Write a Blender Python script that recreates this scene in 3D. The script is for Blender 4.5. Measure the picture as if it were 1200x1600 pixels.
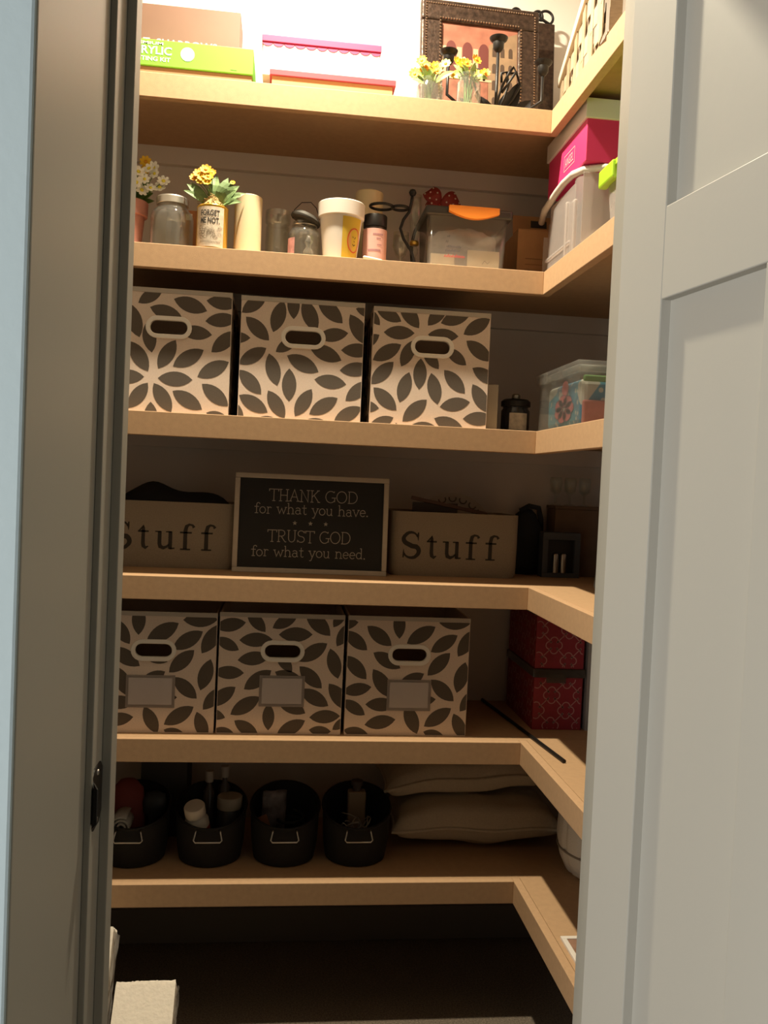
import bpy, bmesh, math, random
from mathutils import Vector, Matrix, Euler

for o in list(bpy.data.objects):
    bpy.data.objects.remove(o)
scene = bpy.context.scene
C = scene.collection
R = math.radians
rng = random.Random(7)

# ------------------------------------------------------------------ camera
cam_d = bpy.data.cameras.new('camera')
cam_d.sensor_fit = 'HORIZONTAL'
cam_d.sensor_width = 36.0
cam_d.lens = 36.0 * 1370.0 / 1200.0
cam_d.clip_start = 0.02
cam = bpy.data.objects.new('camera', cam_d)
C.objects.link(cam)
cam.matrix_world = Matrix((
    (0.99258919, -0.04020886, -0.11467322, -0.54479),
    (-0.11319377, 0.03732657, -0.99287154, -1.87794),
    (0.04420259, 0.99849385, 0.03249855, 1.19651),
    (0, 0, 0, 1)))
scene.camera = cam

# ------------------------------------------------------------------ light
world = bpy.data.worlds.new('world')
scene.world = world
world.use_nodes = True
world.node_tree.nodes['Background'].inputs[0].default_value = (1.0, 0.97, 0.92, 1)
world.node_tree.nodes['Background'].inputs[1].default_value = 0.012

ld = bpy.data.lights.new('pantry_downlight', 'AREA')   # small downlight in the pantry ceiling
ld.shape = 'DISK'
ld.size = 0.06
ld.energy = 48
ld.color = (1.0, 0.88, 0.66)
lo = bpy.data.objects.new('pantry_downlight', ld)
lo.location = (-0.55, -0.195, 2.66)
C.objects.link(lo)

wd = bpy.data.lights.new('hall_window_daylight', 'AREA')   # daylight from a window down the hall
wd.shape = 'RECTANGLE'
wd.size, wd.size_y = 1.6, 1.9
wd.energy = 122
wd.color = (1.0, 0.985, 0.94)
wo = bpy.data.objects.new('hall_window_daylight', wd)
wo.location = (-3.05, -3.2, 0.75)
wo.rotation_euler = (Vector((-0.4, -1.05, 0.9)) - wo.location).to_track_quat('-Z', 'Y').to_euler()
C.objects.link(wo)

vs = scene.view_settings
vs.view_transform = 'Standard'
vs.look = 'None'
vs.exposure = 0.0
vs.gamma = 1.0
vs.use_curve_mapping = False

# ------------------------------------------------------------------ materials
MATS = {}

def mat(name, col, rough=0.6, metal=0.0, noise=0.0, nscale=40.0, bump=0.0, bscale=200.0,
        trans=0.0, emit=0.0, stretch=(1, 1, 1), sheen=0.0, spec=0.5, subsurf=0.0):
    """principled material with procedural colour variation and relief"""
    if name in MATS:
        return MATS[name]
    m = bpy.data.materials.new(name)
    m.use_nodes = True
    nt = m.node_tree
    b = nt.nodes['Principled BSDF']
    b.inputs['Base Color'].default_value = (*col, 1)
    b.inputs['Roughness'].default_value = rough
    b.inputs['Metallic'].default_value = metal
    b.inputs['Specular IOR Level'].default_value = spec
    if trans:
        b.inputs['Transmission Weight'].default_value = trans
    if sheen:
        b.inputs['Sheen Weight'].default_value = sheen
    if subsurf:
        b.inputs['Subsurface Weight'].default_value = subsurf
        b.inputs['Subsurface Radius'].default_value = (0.02, 0.012, 0.006)
    tc = nt.nodes.new('ShaderNodeTexCoord')
    mp = nt.nodes.new('ShaderNodeMapping')
    mp.inputs['Scale'].default_value = stretch
    nt.links.new(tc.outputs['Object'], mp.inputs['Vector'])
    if noise:
        n = nt.nodes.new('ShaderNodeTexNoise')
        n.inputs['Scale'].default_value = nscale
        n.inputs['Detail'].default_value = 4
        nt.links.new(mp.outputs['Vector'], n.inputs['Vector'])
        rp = nt.nodes.new('ShaderNodeValToRGB')
        rp.color_ramp.elements[0].position = 0.3
        rp.color_ramp.elements[1].position = 0.7
        rp.color_ramp.elements[0].color = (*[c * (1 - noise) for c in col], 1)
        rp.color_ramp.elements[1].color = (*[min(1, c * (1 + noise)) for c in col], 1)
        nt.links.new(n.outputs['Fac'], rp.inputs['Fac'])
        nt.links.new(rp.outputs['Color'], b.inputs['Base Color'])
    if bump:
        n2 = nt.nodes.new('ShaderNodeTexNoise')
        n2.inputs['Scale'].default_value = bscale
        n2.inputs['Detail'].default_value = 3
        nt.links.new(mp.outputs['Vector'], n2.inputs['Vector'])
        bp = nt.nodes.new('ShaderNodeBump')
        bp.inputs['Strength'].default_value = bump
        bp.inputs['Distance'].default_value = 0.002
        nt.links.new(n2.outputs['Fac'], bp.inputs['Height'])
        nt.links.new(bp.outputs['Normal'], b.inputs['Normal'])
    MATS[name] = m
    return m

def clear(name, tint, gloss=0.15, rough=0.05, opaque=0.0, ocol=(1, 1, 1)):
    """thin clear plastic / glass: see-through film, fresnel gloss, some milkiness"""
    if name in MATS:
        return MATS[name]
    m = bpy.data.materials.new(name)
    m.use_nodes = True
    nt = m.node_tree
    nt.nodes.clear()
    out = nt.nodes.new('ShaderNodeOutputMaterial')
    tr = nt.nodes.new('ShaderNodeBsdfTransparent')
    tr.inputs[0].default_value = (*tint, 1)
    gl = nt.nodes.new('ShaderNodeBsdfGlossy')
    gl.inputs['Roughness'].default_value = rough
    lw = nt.nodes.new('ShaderNodeLayerWeight')
    lw.inputs['Blend'].default_value = 0.5
    pw = nt.nodes.new('ShaderNodeMath'); pw.operation = 'POWER'
    pw.inputs[1].default_value = 2.5
    ml = nt.nodes.new('ShaderNodeMath'); ml.operation = 'MULTIPLY_ADD'
    ml.inputs[1].default_value = 0.55
    ml.inputs[2].default_value = 0.2 * gloss
    nt.links.new(lw.outputs['Facing'], pw.inputs[0])
    nt.links.new(pw.outputs[0], ml.inputs[0])
    mx = nt.nodes.new('ShaderNodeMixShader')
    nt.links.new(ml.outputs[0], mx.inputs[0])
    last = tr
    if opaque:
        df = nt.nodes.new('ShaderNodeBsdfDiffuse')
        df.inputs[0].default_value = (*ocol, 1)
        tl = nt.nodes.new('ShaderNodeBsdfTranslucent')
        tl.inputs[0].default_value = (*ocol, 1)
        md = nt.nodes.new('ShaderNodeMixShader')
        md.inputs[0].default_value = 0.5
        nt.links.new(df.outputs[0], md.inputs[1])
        nt.links.new(tl.outputs[0], md.inputs[2])
        m2 = nt.nodes.new('ShaderNodeMixShader')
        m2.inputs[0].default_value = opaque
        nt.links.new(tr.outputs[0], m2.inputs[1])
        nt.links.new(md.outputs[0], m2.inputs[2])
        last = m2
    nt.links.new(last.outputs[0], mx.inputs[1])
    nt.links.new(gl.outputs[0], mx.inputs[2])
    nt.links.new(mx.outputs[0], out.inputs[0])
    MATS[name] = m
    return m

WALL = mat('wall_paint', (0.50, 0.605, 0.64), 0.75, bump=0.15, bscale=90)
PWALL = mat('pantry_wall_paint', (0.74, 0.69, 0.64), 0.75, bump=0.15, bscale=90)
HIDW = mat('shade_darkened_paint', (0.15, 0.125, 0.10), 0.8, bump=0.15, bscale=90)  # pantry paint darkened to cut bounce off unseen walls and shade the baseboard
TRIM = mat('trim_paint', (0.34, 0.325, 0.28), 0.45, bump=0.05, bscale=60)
DOORP = mat('door_paint', (0.42, 0.405, 0.36), 0.45, bump=0.06, bscale=60)
MDF = mat('raw_fibreboard', (0.50, 0.315, 0.17), 0.7, noise=0.045, nscale=70, bump=0.12, bscale=500)
MDFE = mat('fibreboard_edge', (0.53, 0.335, 0.185), 0.75, noise=0.05, nscale=90, bump=0.15, bscale=700)
CARPET = mat('carpet', (0.17, 0.135, 0.10), 0.95, noise=0.45, nscale=260, bump=0.8, bscale=420)
BLACK = mat('black_iron', (0.014, 0.012, 0.011), 0.45, metal=0.4, bump=0.2, bscale=200)
BLACKM = mat('black_weave', (0.010, 0.009, 0.008), 0.75, bump=0.5, bscale=500)
STEEL = mat('steel_wire', (0.75, 0.72, 0.66), 0.3, metal=1.0)
FABRIC = mat('white_canvas', (0.82, 0.675, 0.565), 0.85, noise=0.04, nscale=300, bump=0.25, bscale=900)
FABRIC2 = mat('white_canvas_hem', (0.56, 0.50, 0.43), 0.85, bump=0.25, bscale=900)
LEAFP = mat('grey_leaf_print', (0.120, 0.096, 0.074), 0.85, noise=0.05, nscale=300)
WHITEP = mat('white_plastic', (0.92, 0.87, 0.79), 0.4)
LABELP = mat('label_card', (0.58, 0.52, 0.50), 0.6, noise=0.03, nscale=20)
LINEN = mat('natural_linen', (0.34, 0.285, 0.215), 0.9, noise=0.08, nscale=350, bump=0.4, bscale=800)
INK = mat('dark_print_ink', (0.045, 0.038, 0.030), 0.85)
CHALKB = mat('chalkboard', (0.016, 0.015, 0.014), 0.65, noise=0.2, nscale=12)
CHALK = mat('chalk_lettering', (0.42, 0.38, 0.33), 0.9, noise=0.15, nscale=300)
SIGNF = mat('pale_sign_frame', (0.55, 0.49, 0.41), 0.6, noise=0.05, nscale=60)
GLASS = clear('clear_glass', (0.95, 0.97, 0.95), gloss=0.28, rough=0.03, opaque=0.05)
CLEARP = clear('clear_plastic', (0.92, 0.92, 0.90), gloss=0.18, rough=0.12, opaque=0.10, ocol=(0.85, 0.82, 0.78))
FROST = clear('frosted_plastic', (0.90, 0.89, 0.88), gloss=0.12, rough=0.25, opaque=0.42, ocol=(0.86, 0.80, 0.77))

# ------------------------------------------------------------------ mesh helpers
class MB:
    def __init__(s):
        s.v, s.f = [], []

    def add(s, vs, fs, M=None):
        k = len(s.v)
        for p in vs:
            p = Vector(p)
            s.v.append(M @ p if M is not None else p)
        s.f += [tuple(i + k for i in f) for f in fs]
        return s

    def box(s, x0, x1, y0, y1, z0, z1, M=None):
        return s.add([(x0, y0, z0), (x1, y0, z0), (x1, y1, z0), (x0, y1, z0),
                      (x0, y0, z1), (x1, y0, z1), (x1, y1, z1), (x0, y1, z1)],
                     [(3, 2, 1, 0), (4, 5, 6, 7), (0, 1, 5, 4), (1, 2, 6, 5), (2, 3, 7, 6), (3, 0, 4, 7)], M)

    def lathe(s, prof, n=28, M=None, sx=1.0, sy=1.0, wob=None):
        vs, fs = [], []
        for r, z in prof:
            for i in range(n):
                a = 2 * math.pi * i / n
                k = wob(a, z) if wob else 1.0
                vs.append((r * k * math.cos(a) * sx, r * k * math.sin(a) * sy, z))
        for j in range(len(prof) - 1):
            for i in range(n):
                a, b = j * n + i, j * n + (i + 1) % n
                fs.append((a, b, b + n, a + n))
        if prof[0][0] > 1e-6:
            fs.append(tuple(range(n - 1, -1, -1)))
        if prof[-1][0] > 1e-6:
            k = (len(prof) - 1) * n
            fs.append(tuple(range(k, k + n)))
        return s.add(vs, fs, M)

    def shell(s, prof, t=0.003, n=28, M=None, sx=1.0, sy=1.0):
        """open vessel: outer profile going up, then back down inside"""
        inner = [(max(r - t, 0.001), max(z, prof[0][1] + t)) for r, z in reversed(prof)]
        return s.lathe(list(prof) + inner, n, M, sx, sy)

    def tube(s, pts, r, n=8, closed=False, M=None, rr=None):
        pts = [Vector(p) for p in pts]
        N = len(pts)
        vs, fs = [], []
        up = None
        for i, p in enumerate(pts):
            if closed:
                t = (pts[(i + 1) % N] - pts[i - 1]).normalized()
            else:
                t = (pts[min(i + 1, N - 1)] - pts[max(i - 1, 0)]).normalized()
            if up is None:
                up = t.orthogonal().normalized()
            else:
                up = (up - t * up.dot(t))
                up = up.normalized() if up.length > 1e-6 else t.orthogonal().normalized()
            w = t.cross(up)
            q = rr[i] if rr else r
            for k in range(n):
                a = 2 * math.pi * k / n
                vs.append(p + (up * math.cos(a) + w * math.sin(a)) * q)
        for i in range(N if closed else N - 1):
            j = (i + 1) % N
            for k in range(n):
                fs.append((i * n + k, i * n + (k + 1) % n, j * n + (k + 1) % n, j * n + k))
        if not closed:
            fs.append(tuple(range(n - 1, -1, -1)))
            fs.append(tuple(range((N - 1) * n, N * n)))
        return s.add(vs, fs, M)

    def prism(s, poly, z0, z1, M=None):
        n = len(poly)
        vs = [(x, y, z0) for x, y in poly] + [(x, y, z1) for x, y in poly]
        fs = [tuple(range(n - 1, -1, -1)), tuple(range(n, 2 * n))]
        fs += [(i, (i + 1) % n, n + (i + 1) % n, n + i) for i in range(n)]
        return s.add(vs, fs, M)

    def ribbon(s, pts, w, M=None, z=0.0):
        """flat stroke in the XY plane; w is a width or one width per point"""
        pts = [Vector((p[0], p[1], 0)) for p in pts]
        N = len(pts)
        ws = w if isinstance(w, (list, tuple)) else [w] * N
        vs, fs = [], []
        cl = (pts[0] - pts[-1]).length < 1e-7 and N > 3
        for i, p in enumerate(pts):
            if cl and i in (0, N - 1):
                a, b = pts[1] - pts[0], pts[-1] - pts[-2]
            else:
                a = pts[min(i + 1, N - 1)] - p
                b = p - pts[max(i - 1, 0)]
            if a.length < 1e-9: a = b
            if b.length < 1e-9: b = a
            a, b = a.normalized(), b.normalized()
            t = (a + b)
            t = t.normalized() if t.length > 1e-3 else a
            nrm = Vector((-t.y, t.x, 0))
            c = max(0.45, nrm.dot(Vector((-a.y, a.x, 0))))
            h = ws[i] / 2 / c
            vs += [(p + nrm * h)[:2] + (z,), (p - nrm * h)[:2] + (z,)]
        for i in range(N - 1):
            fs.append((2 * i, 2 * i + 1, 2 * i + 3, 2 * i + 2))
        return s.add(vs, fs, M)

    def obj(s, name, m, parent=None, loc=None, rot=None, smooth=False, bevel=0.0, bseg=2, sub=0, solid=0.0):
        me = bpy.data.meshes.new(name)
        me.from_pydata([tuple(p) for p in s.v], [], s.f)
        me.update()
        if m is not None:
            me.materials.append(m)
        bm = bmesh.new(); bm.from_mesh(me)
        if not solid:
            bmesh.ops.recalc_face_normals(bm, faces=bm.faces)
        bm.to_mesh(me); bm.free()
        if smooth:
            me.polygons.foreach_set('use_smooth', [True] * len(me.polygons))
            if smooth == 'auto':
                me.set_sharp_from_angle(angle=R(38))
        o = bpy.data.objects.new(name, me)
        C.objects.link(o)
        if parent: o.parent = parent
        if loc is not None: o.location = loc
        if rot is not None: o.rotation_euler = rot
        if solid:
            k = o.modifiers.new('thickness', 'SOLIDIFY'); k.thickness = solid; k.offset = 0
        if bevel:
            k = o.modifiers.new('bevel', 'BEVEL'); k.width = bevel; k.segments = bseg
            k.limit_method = 'ANGLE'; k.angle_limit = R(40)
        if sub:
            k = o.modifiers.new('sub', 'SUBSURF'); k.levels = sub; k.render_levels = sub
        return o

def T(x=0, y=0, z=0):
    return Matrix.Translation((x, y, z))

def RX(a): return Matrix.Rotation(R(a), 4, 'X')
def RY(a): return Matrix.Rotation(R(a), 4, 'Y')
def RZ(a): return Matrix.Rotation(R(a), 4, 'Z')

def tag(o, label, cat, group=None, kind=None):
    o['label'] = label
    o['category'] = cat
    if group: o['group'] = group
    if kind: o['kind'] = kind
    return o

def thing(name, label, cat, loc=(0, 0, 0), rotz=0.0, group=None, rot=None):
    o = bpy.data.objects.new(name, None)
    C.objects.link(o)
    o.empty_display_size = 0.03
    o.location = loc
    o.rotation_euler = rot if rot else (0, 0, R(rotz))
    return tag(o, label, cat, group)

def struct(o, label, cat):
    tag(o, label, cat, kind='structure')
    return o

def part_label(o, label):
    o['label'] = label
    return o

def arc(cx, cy, rx, ry, a0, a1, n=10):
    return [(cx + rx * math.cos(R(a0 + (a1 - a0) * i / n)), cy + ry * math.sin(R(a0 + (a1 - a0) * i / n))) for i in range(n + 1)]

def font_mesh(text, size, spacing=1.0, bold=0.0):
    """outline lettering as flat faces in XY, centred on x, baseline 0"""
    cu = bpy.data.curves.new('lettering', 'FONT')
    cu.body = text; cu.size = size; cu.align_x = 'CENTER'
    cu.space_character = spacing; cu.offset = bold
    cu.resolution_u = 3
    o = bpy.data.objects.new('lettering', cu)
    C.objects.link(o)
    dg = bpy.context.evaluated_depsgraph_get()
    me = o.evaluated_get(dg).to_mesh()
    v = [tuple(p.co) for p in me.vertices]
    f = [tuple(p.vertices) for p in me.polygons]
    o.evaluated_get(dg).to_mesh_clear()
    bpy.data.objects.remove(o); bpy.data.curves.remove(cu)
    return v, f

def fit_text(v, w, h=None):
    x0, x1 = min(p[0] for p in v), max(p[0] for p in v)
    y0, y1 = min(p[1] for p in v), max(p[1] for p in v)
    sx = w / (x1 - x0)
    sy = (h / (y1 - y0)) if h else sx
    return [((p[0] - (x0 + x1) / 2) * sx, (p[1] - y0) * sy, 0) for p in v]

def front(y):
    """matrix that stands an XY drawing up in the XZ plane, facing -Y, at depth y"""
    return Matrix(((1, 0, 0, 0), (0, 0, -1, y), (0, 1, 0, 0), (0, 0, 0, 1)))

def side(x):
    """matrix that puts an XY drawing on a face looking towards -X: drawing x -> -Y, drawing y -> Z"""
    return Matrix(((0, 0, -1, x), (-1, 0, 0, 0), (0, 1, 0, 0), (0, 0, 0, 1)))

# shelf tops, front edges at y = 0 (back run) and x = 0 (right run)
S = [2.0204, 1.6728, 1.3257, 0.9815, 0.6357, 0.3228]
BACK, RIGHT, LEFT = 0.375, 0.36, -1.13
FRONT = -0.728
CEIL = 2.70

# ------------------------------------------------------------------ the setting
b = MB().box(-4.5, 3.0, -5.0, 1.2, -0.05, 0.0)
struct(b.obj('floor', CARPET), 'brown carpeted floor, lit only along the front of the lowest shelf', 'floor')
b = MB().box(LEFT - .1, RIGHT + .1, FRONT, BACK + .1, CEIL, CEIL + .05)
struct(b.obj('ceiling', PWALL), 'plain pantry ceiling above the shelves', 'ceiling')
b = MB().box(LEFT - .1, RIGHT + .1, BACK, BACK + .1, 0, CEIL)
struct(b.obj('wall_back', PWALL), 'painted pantry wall behind the long shelves', 'wall')
b = MB().box(RIGHT, RIGHT + .1, FRONT, BACK, 0, CEIL)
struct(b.obj('wall_right', PWALL), 'painted pantry wall behind the short right-hand shelves', 'wall')
b = MB().box(LEFT - .1, LEFT, FRONT, BACK, 0, CEIL)
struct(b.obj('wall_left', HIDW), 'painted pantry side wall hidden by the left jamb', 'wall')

JL, JR = -0.748, -0.119          # jamb faces
JF = -0.848                      # front of the jambs
HEAD = 2.045
NEAR = -1.146                    # face of the hall wall that stands out beside the doorway
b = MB()
b.box(LEFT - .1, JL - .018, JF, FRONT, 0, CEIL)
b.box(JR + .018, RIGHT + .1, JF, FRONT, 0, CEIL)
b.box(JL - .018, JR + .018, JF, FRONT, HEAD + .018, CEIL)
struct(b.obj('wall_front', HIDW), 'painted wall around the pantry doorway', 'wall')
b = MB().box(-3.2, JL - .018, NEAR + .006, JF - 0.0005, 0, CEIL).box(-3.2, JL - .006, NEAR, NEAR + .006, 0, CEIL)
struct(b.obj('wall_hall', WALL, bevel=0.004), 'pale blue-grey hall wall corner at the left edge of the view', 'wall')
b = MB().box(JL - .0175, JL - .006, NEAR + .0065, JF - .0125, 0, CEIL)  # return of the hall wall, its shade put into the darker trim colour
struct(b.obj('shaded_return', TRIM, bevel=.002), 'hall wall return beside the door jamb, its shade painted in as grey', 'trim')
# jambs with stops
b = MB().box(JL - .0175, JL, JF - .012, FRONT - .001, 0, HEAD)
o = struct(b.obj('trim_1', TRIM, bevel=.0015), 'grey painted left door jamb with its stop', 'trim')
MB().box(JL, JL + .011, -0.808, -0.773, 0, HEAD - .001).obj('door_stop', TRIM, o, bevel=.001)
MB().box(JL - .006, JL + .0015, JF - .022, JF - .012, 0, HEAD).obj('edge_bead', TRIM, o, bevel=.001)
b = MB().box(JR, JR + .0175, JF - .012, FRONT - .001, 0, HEAD)
o = struct(b.obj('trim_2', TRIM, bevel=.0015), 'grey painted right door jamb, a thin strip beside the open door', 'trim')
MB().box(JR - .011, JR, -0.808, -0.773, 0, HEAD - .001).obj('door_stop', TRIM, o, bevel=.001)
b = MB().box(JL - .0175, JR + .0175, JF - .012, FRONT - .001, HEAD, HEAD + .0175)
o = struct(b.obj('trim_3', TRIM, bevel=.0015), 'grey painted head jamb over the pantry doorway', 'trim')
MB().box(JL, JR, -0.808, -0.773, HEAD - .011, HEAD).obj('door_stop', TRIM, o)
# strike plate
st = thing('strike_plate', 'small black metal strike plate on the left door jamb', 'strike plate', (JL, -0.851, 0.790))
poly = [(-.032, -.030), (-.022, -.036), (.010, -.036), (.022, -.026), (.022, .026), (.010, .036), (-.022, .036), (-.032, .030)]
b = MB()
b.prism([(y, z) for y, z in poly], 0.0, 0.0016, Matrix(((0, 0, 1, 0.0), (1, 0, 0, .020), (0, 1, 0, 0.028), (0, 0, 0, 1))))
b.obj('plate', BLACK, st)
pts = [(.001, -.012, .028), (.004, -.018, .028), (.009, -.022, .028)]
b = MB()
for k in range(2):
    a, c = pts[k], pts[k + 1]
    b.add([(a[0], a[1], a[2] - .026), (c[0], c[1], c[2] - .020), (c[0], c[1], c[2] + .020), (a[0], a[1], a[2] + .026)], [(0, 1, 2, 3)])
b.obj('curved_lip', BLACK, st, solid=.0016)
for dz in (0.0, .056):
    MB().lathe([(.0035, 0), (.003, .0012)], 10, T(.0016, .014, dz) @ RY(90)).obj('screw', STEEL, st)

# baseboard under the lowest shelf, shade put into its dark colour
b = MB().box(LEFT, RIGHT, BACK - .012, BACK, 0, .09)
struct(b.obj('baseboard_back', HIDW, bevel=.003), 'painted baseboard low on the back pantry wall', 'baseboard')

# door: three-panel leaf, hinged on the right jamb and swung out towards the hall
DW, DH, DT = 0.616, 2.03, 0.040
dr = bpy.data.objects.new('door_1', None); C.objects.link(dr)
struct(dr, 'pale greige panelled pantry door swung open at the right', 'door')
dr.location = (-0.121, -0.866, 0.008)
dr.rotation_euler = (0, 0, R(7.5))
# local frame: leaf runs along -Y from the hinge, its pantry face looks to -X at x = -DT
def dbox(name, s0, s1, z0, z1, x0=-DT, x1=0.0, bev=.0012):
    return MB().box(x0, x1, -s1, -s0, z0, z1).obj(name, DOORP, dr, bevel=bev)
ST = .093
P_TOP0, P_LOW1 = 1.500, 1.400
dbox('stile', 0.0, ST, 0, DH)
dbox('stile', DW - ST, DW, 0, DH)
dbox('bottom_rail', ST, DW - ST, 0, .20)
dbox('lock_rail', ST, DW - ST, P_LOW1, P_TOP0)
dbox('top_rail', ST, DW - ST, DH - .11, DH)
m0, m1 = .264, DW - .264
dbox('mullion', m0, m1, .20, P_LOW1)
dbox('panel', ST - .008, DW - ST + .008, P_TOP0 - .008, DH - .102, -DT + .012, -.012, 0)
dbox('panel', ST - .008, m0 + .008, .192, P_LOW1 + .008, -DT + .012, -.012, 0)
dbox('panel', m1 - .008, DW - ST + .008, .192, P_LOW1 + .008, -DT + .012, -.012, 0)
for z in (.22, 1.0, 1.80):
    MB().lathe([(.006, 0), (.006, .09)], 12, T(.004, .004, z)).obj('hinge', BLACK, dr, smooth='auto')

# ------------------------------------------------------------------ shelving
names = ['top', 'second', 'third', 'fourth', 'fifth', 'lowest']
for k, z in enumerate(S):
    root = thing('corner_shelf', f'raw tan fibreboard L-shaped corner shelf, {["topmost of the six, under the glare", "second from the top, holding jars and flowers", "third from the top, under three leaf-print boxes", "fourth from the top, under the chalkboard sign", "fifth from the top, under three boxes with label cards", "lowest of the six, holding black baskets and pillows"][k]}',
                 'shelf', (0, 0, z), group='six corner shelves')
    MB().box(LEFT + .001, RIGHT - .001, .0185, BACK - .001, -.019, 0).obj('back_board', MDF, root, bevel=.0008)
    MB().box(.0185, RIGHT - .001, FRONT + .001, .0185, -.019, 0).obj('side_board', MDF, root, bevel=.0008)
    MB().box(LEFT + .001, .0, 0, .018, -.05, 0).obj('front_lip', MDFE, root, bevel=.0012)
    MB().box(.0, .018, FRONT + .001, .018, -.05, 0).obj('side_lip', MDFE, root, bevel=.0012)
    MB().box(LEFT + .001, RIGHT - .02, BACK - .019, BACK - .001, -.062, -.0195).obj('back_cleat', PWALL, root)
    MB().box(RIGHT - .019, RIGHT - .001, FRONT + .001, BACK - .02, -.062, -.0195).obj('side_cleat', PWALL, root)
# ------------------------------------------------------------------ leaf-print boxes (leaf tips in mm from the middle of the lower front edge)
LEAVES = {
    'b1': '-62,225,-13,258 10,238,79,217 77,239,144,234 -38,218,29,199 76,196,143,205 91,168,24,174 91,132,142,179 64,79,128,114 13,98,75,136 -17,92,17,153 -31,124,-43,187 -76,145,-37,85 -57,154,-82,224 -45,73,-113,70 -17,72,54,72 -75,6,-37,61 -25,61,13,2 -30,22,-27,-46 14,47,76,11 74,65,130,21 85,5,133,-10',
    'b2': '-129,219,-79,258 -62,182,-43,250 -20,212,-23,272 -1,256,29,188 84,210,29,260 111,243,159,231 99,230,139,167 -120,211,-70,164 -109,167,-162,166 -75,148,-131,111 -55,141,-10,173 97,190,32,178 83,153,152,156 85,131,16,157 -31,135,37,104 -69,137,-49,70 82,110,151,118 -130,99,-82,50 -25,108,-23,38 29,88,97,81 97,46,147,90 -128,46,-67,12 -68,59,-31,1 24,67,-9,7 80,51,21,13 74,0,132,34 -117,2,-162,35 -87,0,-32,-18 7,-5,68,-10',
    'b3': '-68,222,-124,249 -29,210,-73,265 -10,217,30,267 18,224,83,251 126,240,69,203 -144,245,-114,211 -105,197,-38,199 -9,198,58,198 -114,191,-160,159 -66,173,-126,136 -64,126,-39,184 76,190,134,149 78,137,32,171 -22,146,-23,79 18,125,-18,168 -81,135,-128,85 92,132,150,101 -46,115,-64,49 2,116,19,49 30,124,78,76 94,97,132,37 -122,78,-70,31 -5,58,-56,8 24,44,90,58 -108,34,-169,40 76,21,146,24 13,19,81,-7 -76,16,-130,-11 -37,1,27,-10 -70,5,-58,-50',
    'b4': '-31,212,-32,279 53,240,-14,198 62,247,136,250 -49,192,-86,247 105,223,42,183 104,175,143,240 -26,145,-88,184 88,182,36,132 32,155,-22,174 124,163,104,94 28,134,-26,104 -78,144,-46,79 46,122,97,76 55,78,14,76 -101,65,-33,66 153,102,111,52 -36,34,-100,23 -14,57,16,-1 91,58,29,18 98,47,120,-14 29,7,77,-8',
    'b5': '-80,245,-147,233 -37,225,-78,271 -22,234,32,266 -93,206,-21,209 -8,220,66,222 105,220,49,274 111,239,137,284 -93,184,-144,210 -95,162,-26,171 99,203,38,162 120,197,151,251 106,192,126,125 24,137,-11,182 -80,134,-146,135 -21,141,-79,98 -13,138,53,110 40,151,91,103 106,114,154,55 -97,103,-153,60 -44,82,-106,42 44,100,107,64 57,47,-7,78 -117,35,-167,50 -24,68,-23,8 -97,29,-44,-5 57,31,-4,-2 66,38,134,42 66,10,115,7 118,11,155,39 -141,9,-96,-1',
    'b6': '-115,252,-172,242 -95,244,-39,201 -22,217,-25,280 58,246,-5,207 66,255,140,258 -93,190,-145,232 109,228,50,189 112,180,149,242 -79,185,-17,151 94,188,45,136 -92,125,-140,177 -78,148,-35,85 37,140,-21,109 130,168,113,98 53,127,107,79 -80,108,-144,96 -92,69,-22,69 66,83,13,75 122,56,160,107 -92,45,-143,78 102,63,42,21 -92,23,-23,36 -1,70,27,4 108,51,136,-8 -138,11,-82,0 41,9,90,-4',
}

def clip(poly, nx, ny, d):
    """keep the part of a convex polygon where nx*x + ny*y <= d"""
    out = []
    for i in range(len(poly)):
        a, c = poly[i], poly[(i + 1) % len(poly)]
        da, dc = nx * a[0] + ny * a[1] - d, nx * c[0] + ny * c[1] - d
        if da <= 0: out.append(a)
        if (da < 0 < dc) or (dc < 0 < da):
            t = da / (da - dc)
            out.append((a[0] + t * (c[0] - a[0]), a[1] + t * (c[1] - a[1])))
    return out if len(out) > 2 else []

def clip_rect(p, x0, x1, y0, y1):
    for n in ((-1, 0, -x0), (1, 0, x1), (0, -1, -y0), (0, 1, y1)):
        if p: p = clip(p, *n)
    return p

def subtract(p, hole):
    """convex polygon minus a convex counter-clockwise hole -> convex pieces"""
    res, rest = [], p
    n = len(hole)
    for i in range(n):
        (ax, ay), (bx, by) = hole[i], hole[(i + 1) % n]
        nx, ny = by - ay, ax - bx                    # outward for ccw
        d = nx * ax + ny * ay
        outp = clip(rest, -nx, -ny, -d)
        if outp: res.append(outp)
        rest = clip(rest, nx, ny, d)
        if not rest: break
    return res

def leaf_poly(x1, y1, x2, y2, ratio=0.44, n=9):
    dx, dy = x2 - x1, y2 - y1
    Ln = math.hypot(dx, dy)
    h = Ln * ratio / 2
    r = (Ln * Ln / 4 + h * h) / (2 * h)
    up, dn = [], []
    for i in range(n + 1):
        t = i / n
        u = (t - .5) * Ln
        w = math.sqrt(max(r * r - u * u, 0)) - (r - h)
        ex, ey = x1 + dx * t, y1 + dy * t
        ox, oy = -dy / Ln * w, dx / Ln * w
        up.append((ex + ox, ey + oy)); dn.append((ex - ox, ey - oy))
    return dn + up[::-1][1:-1]

def stadium(cx, cy, w, h, n=8):
    r = h / 2
    return arc(cx + w / 2 - r, cy, r, r, -90, 90, n) + arc(cx - w / 2 + r, cy, r, r, 90, 270, n)

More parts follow.
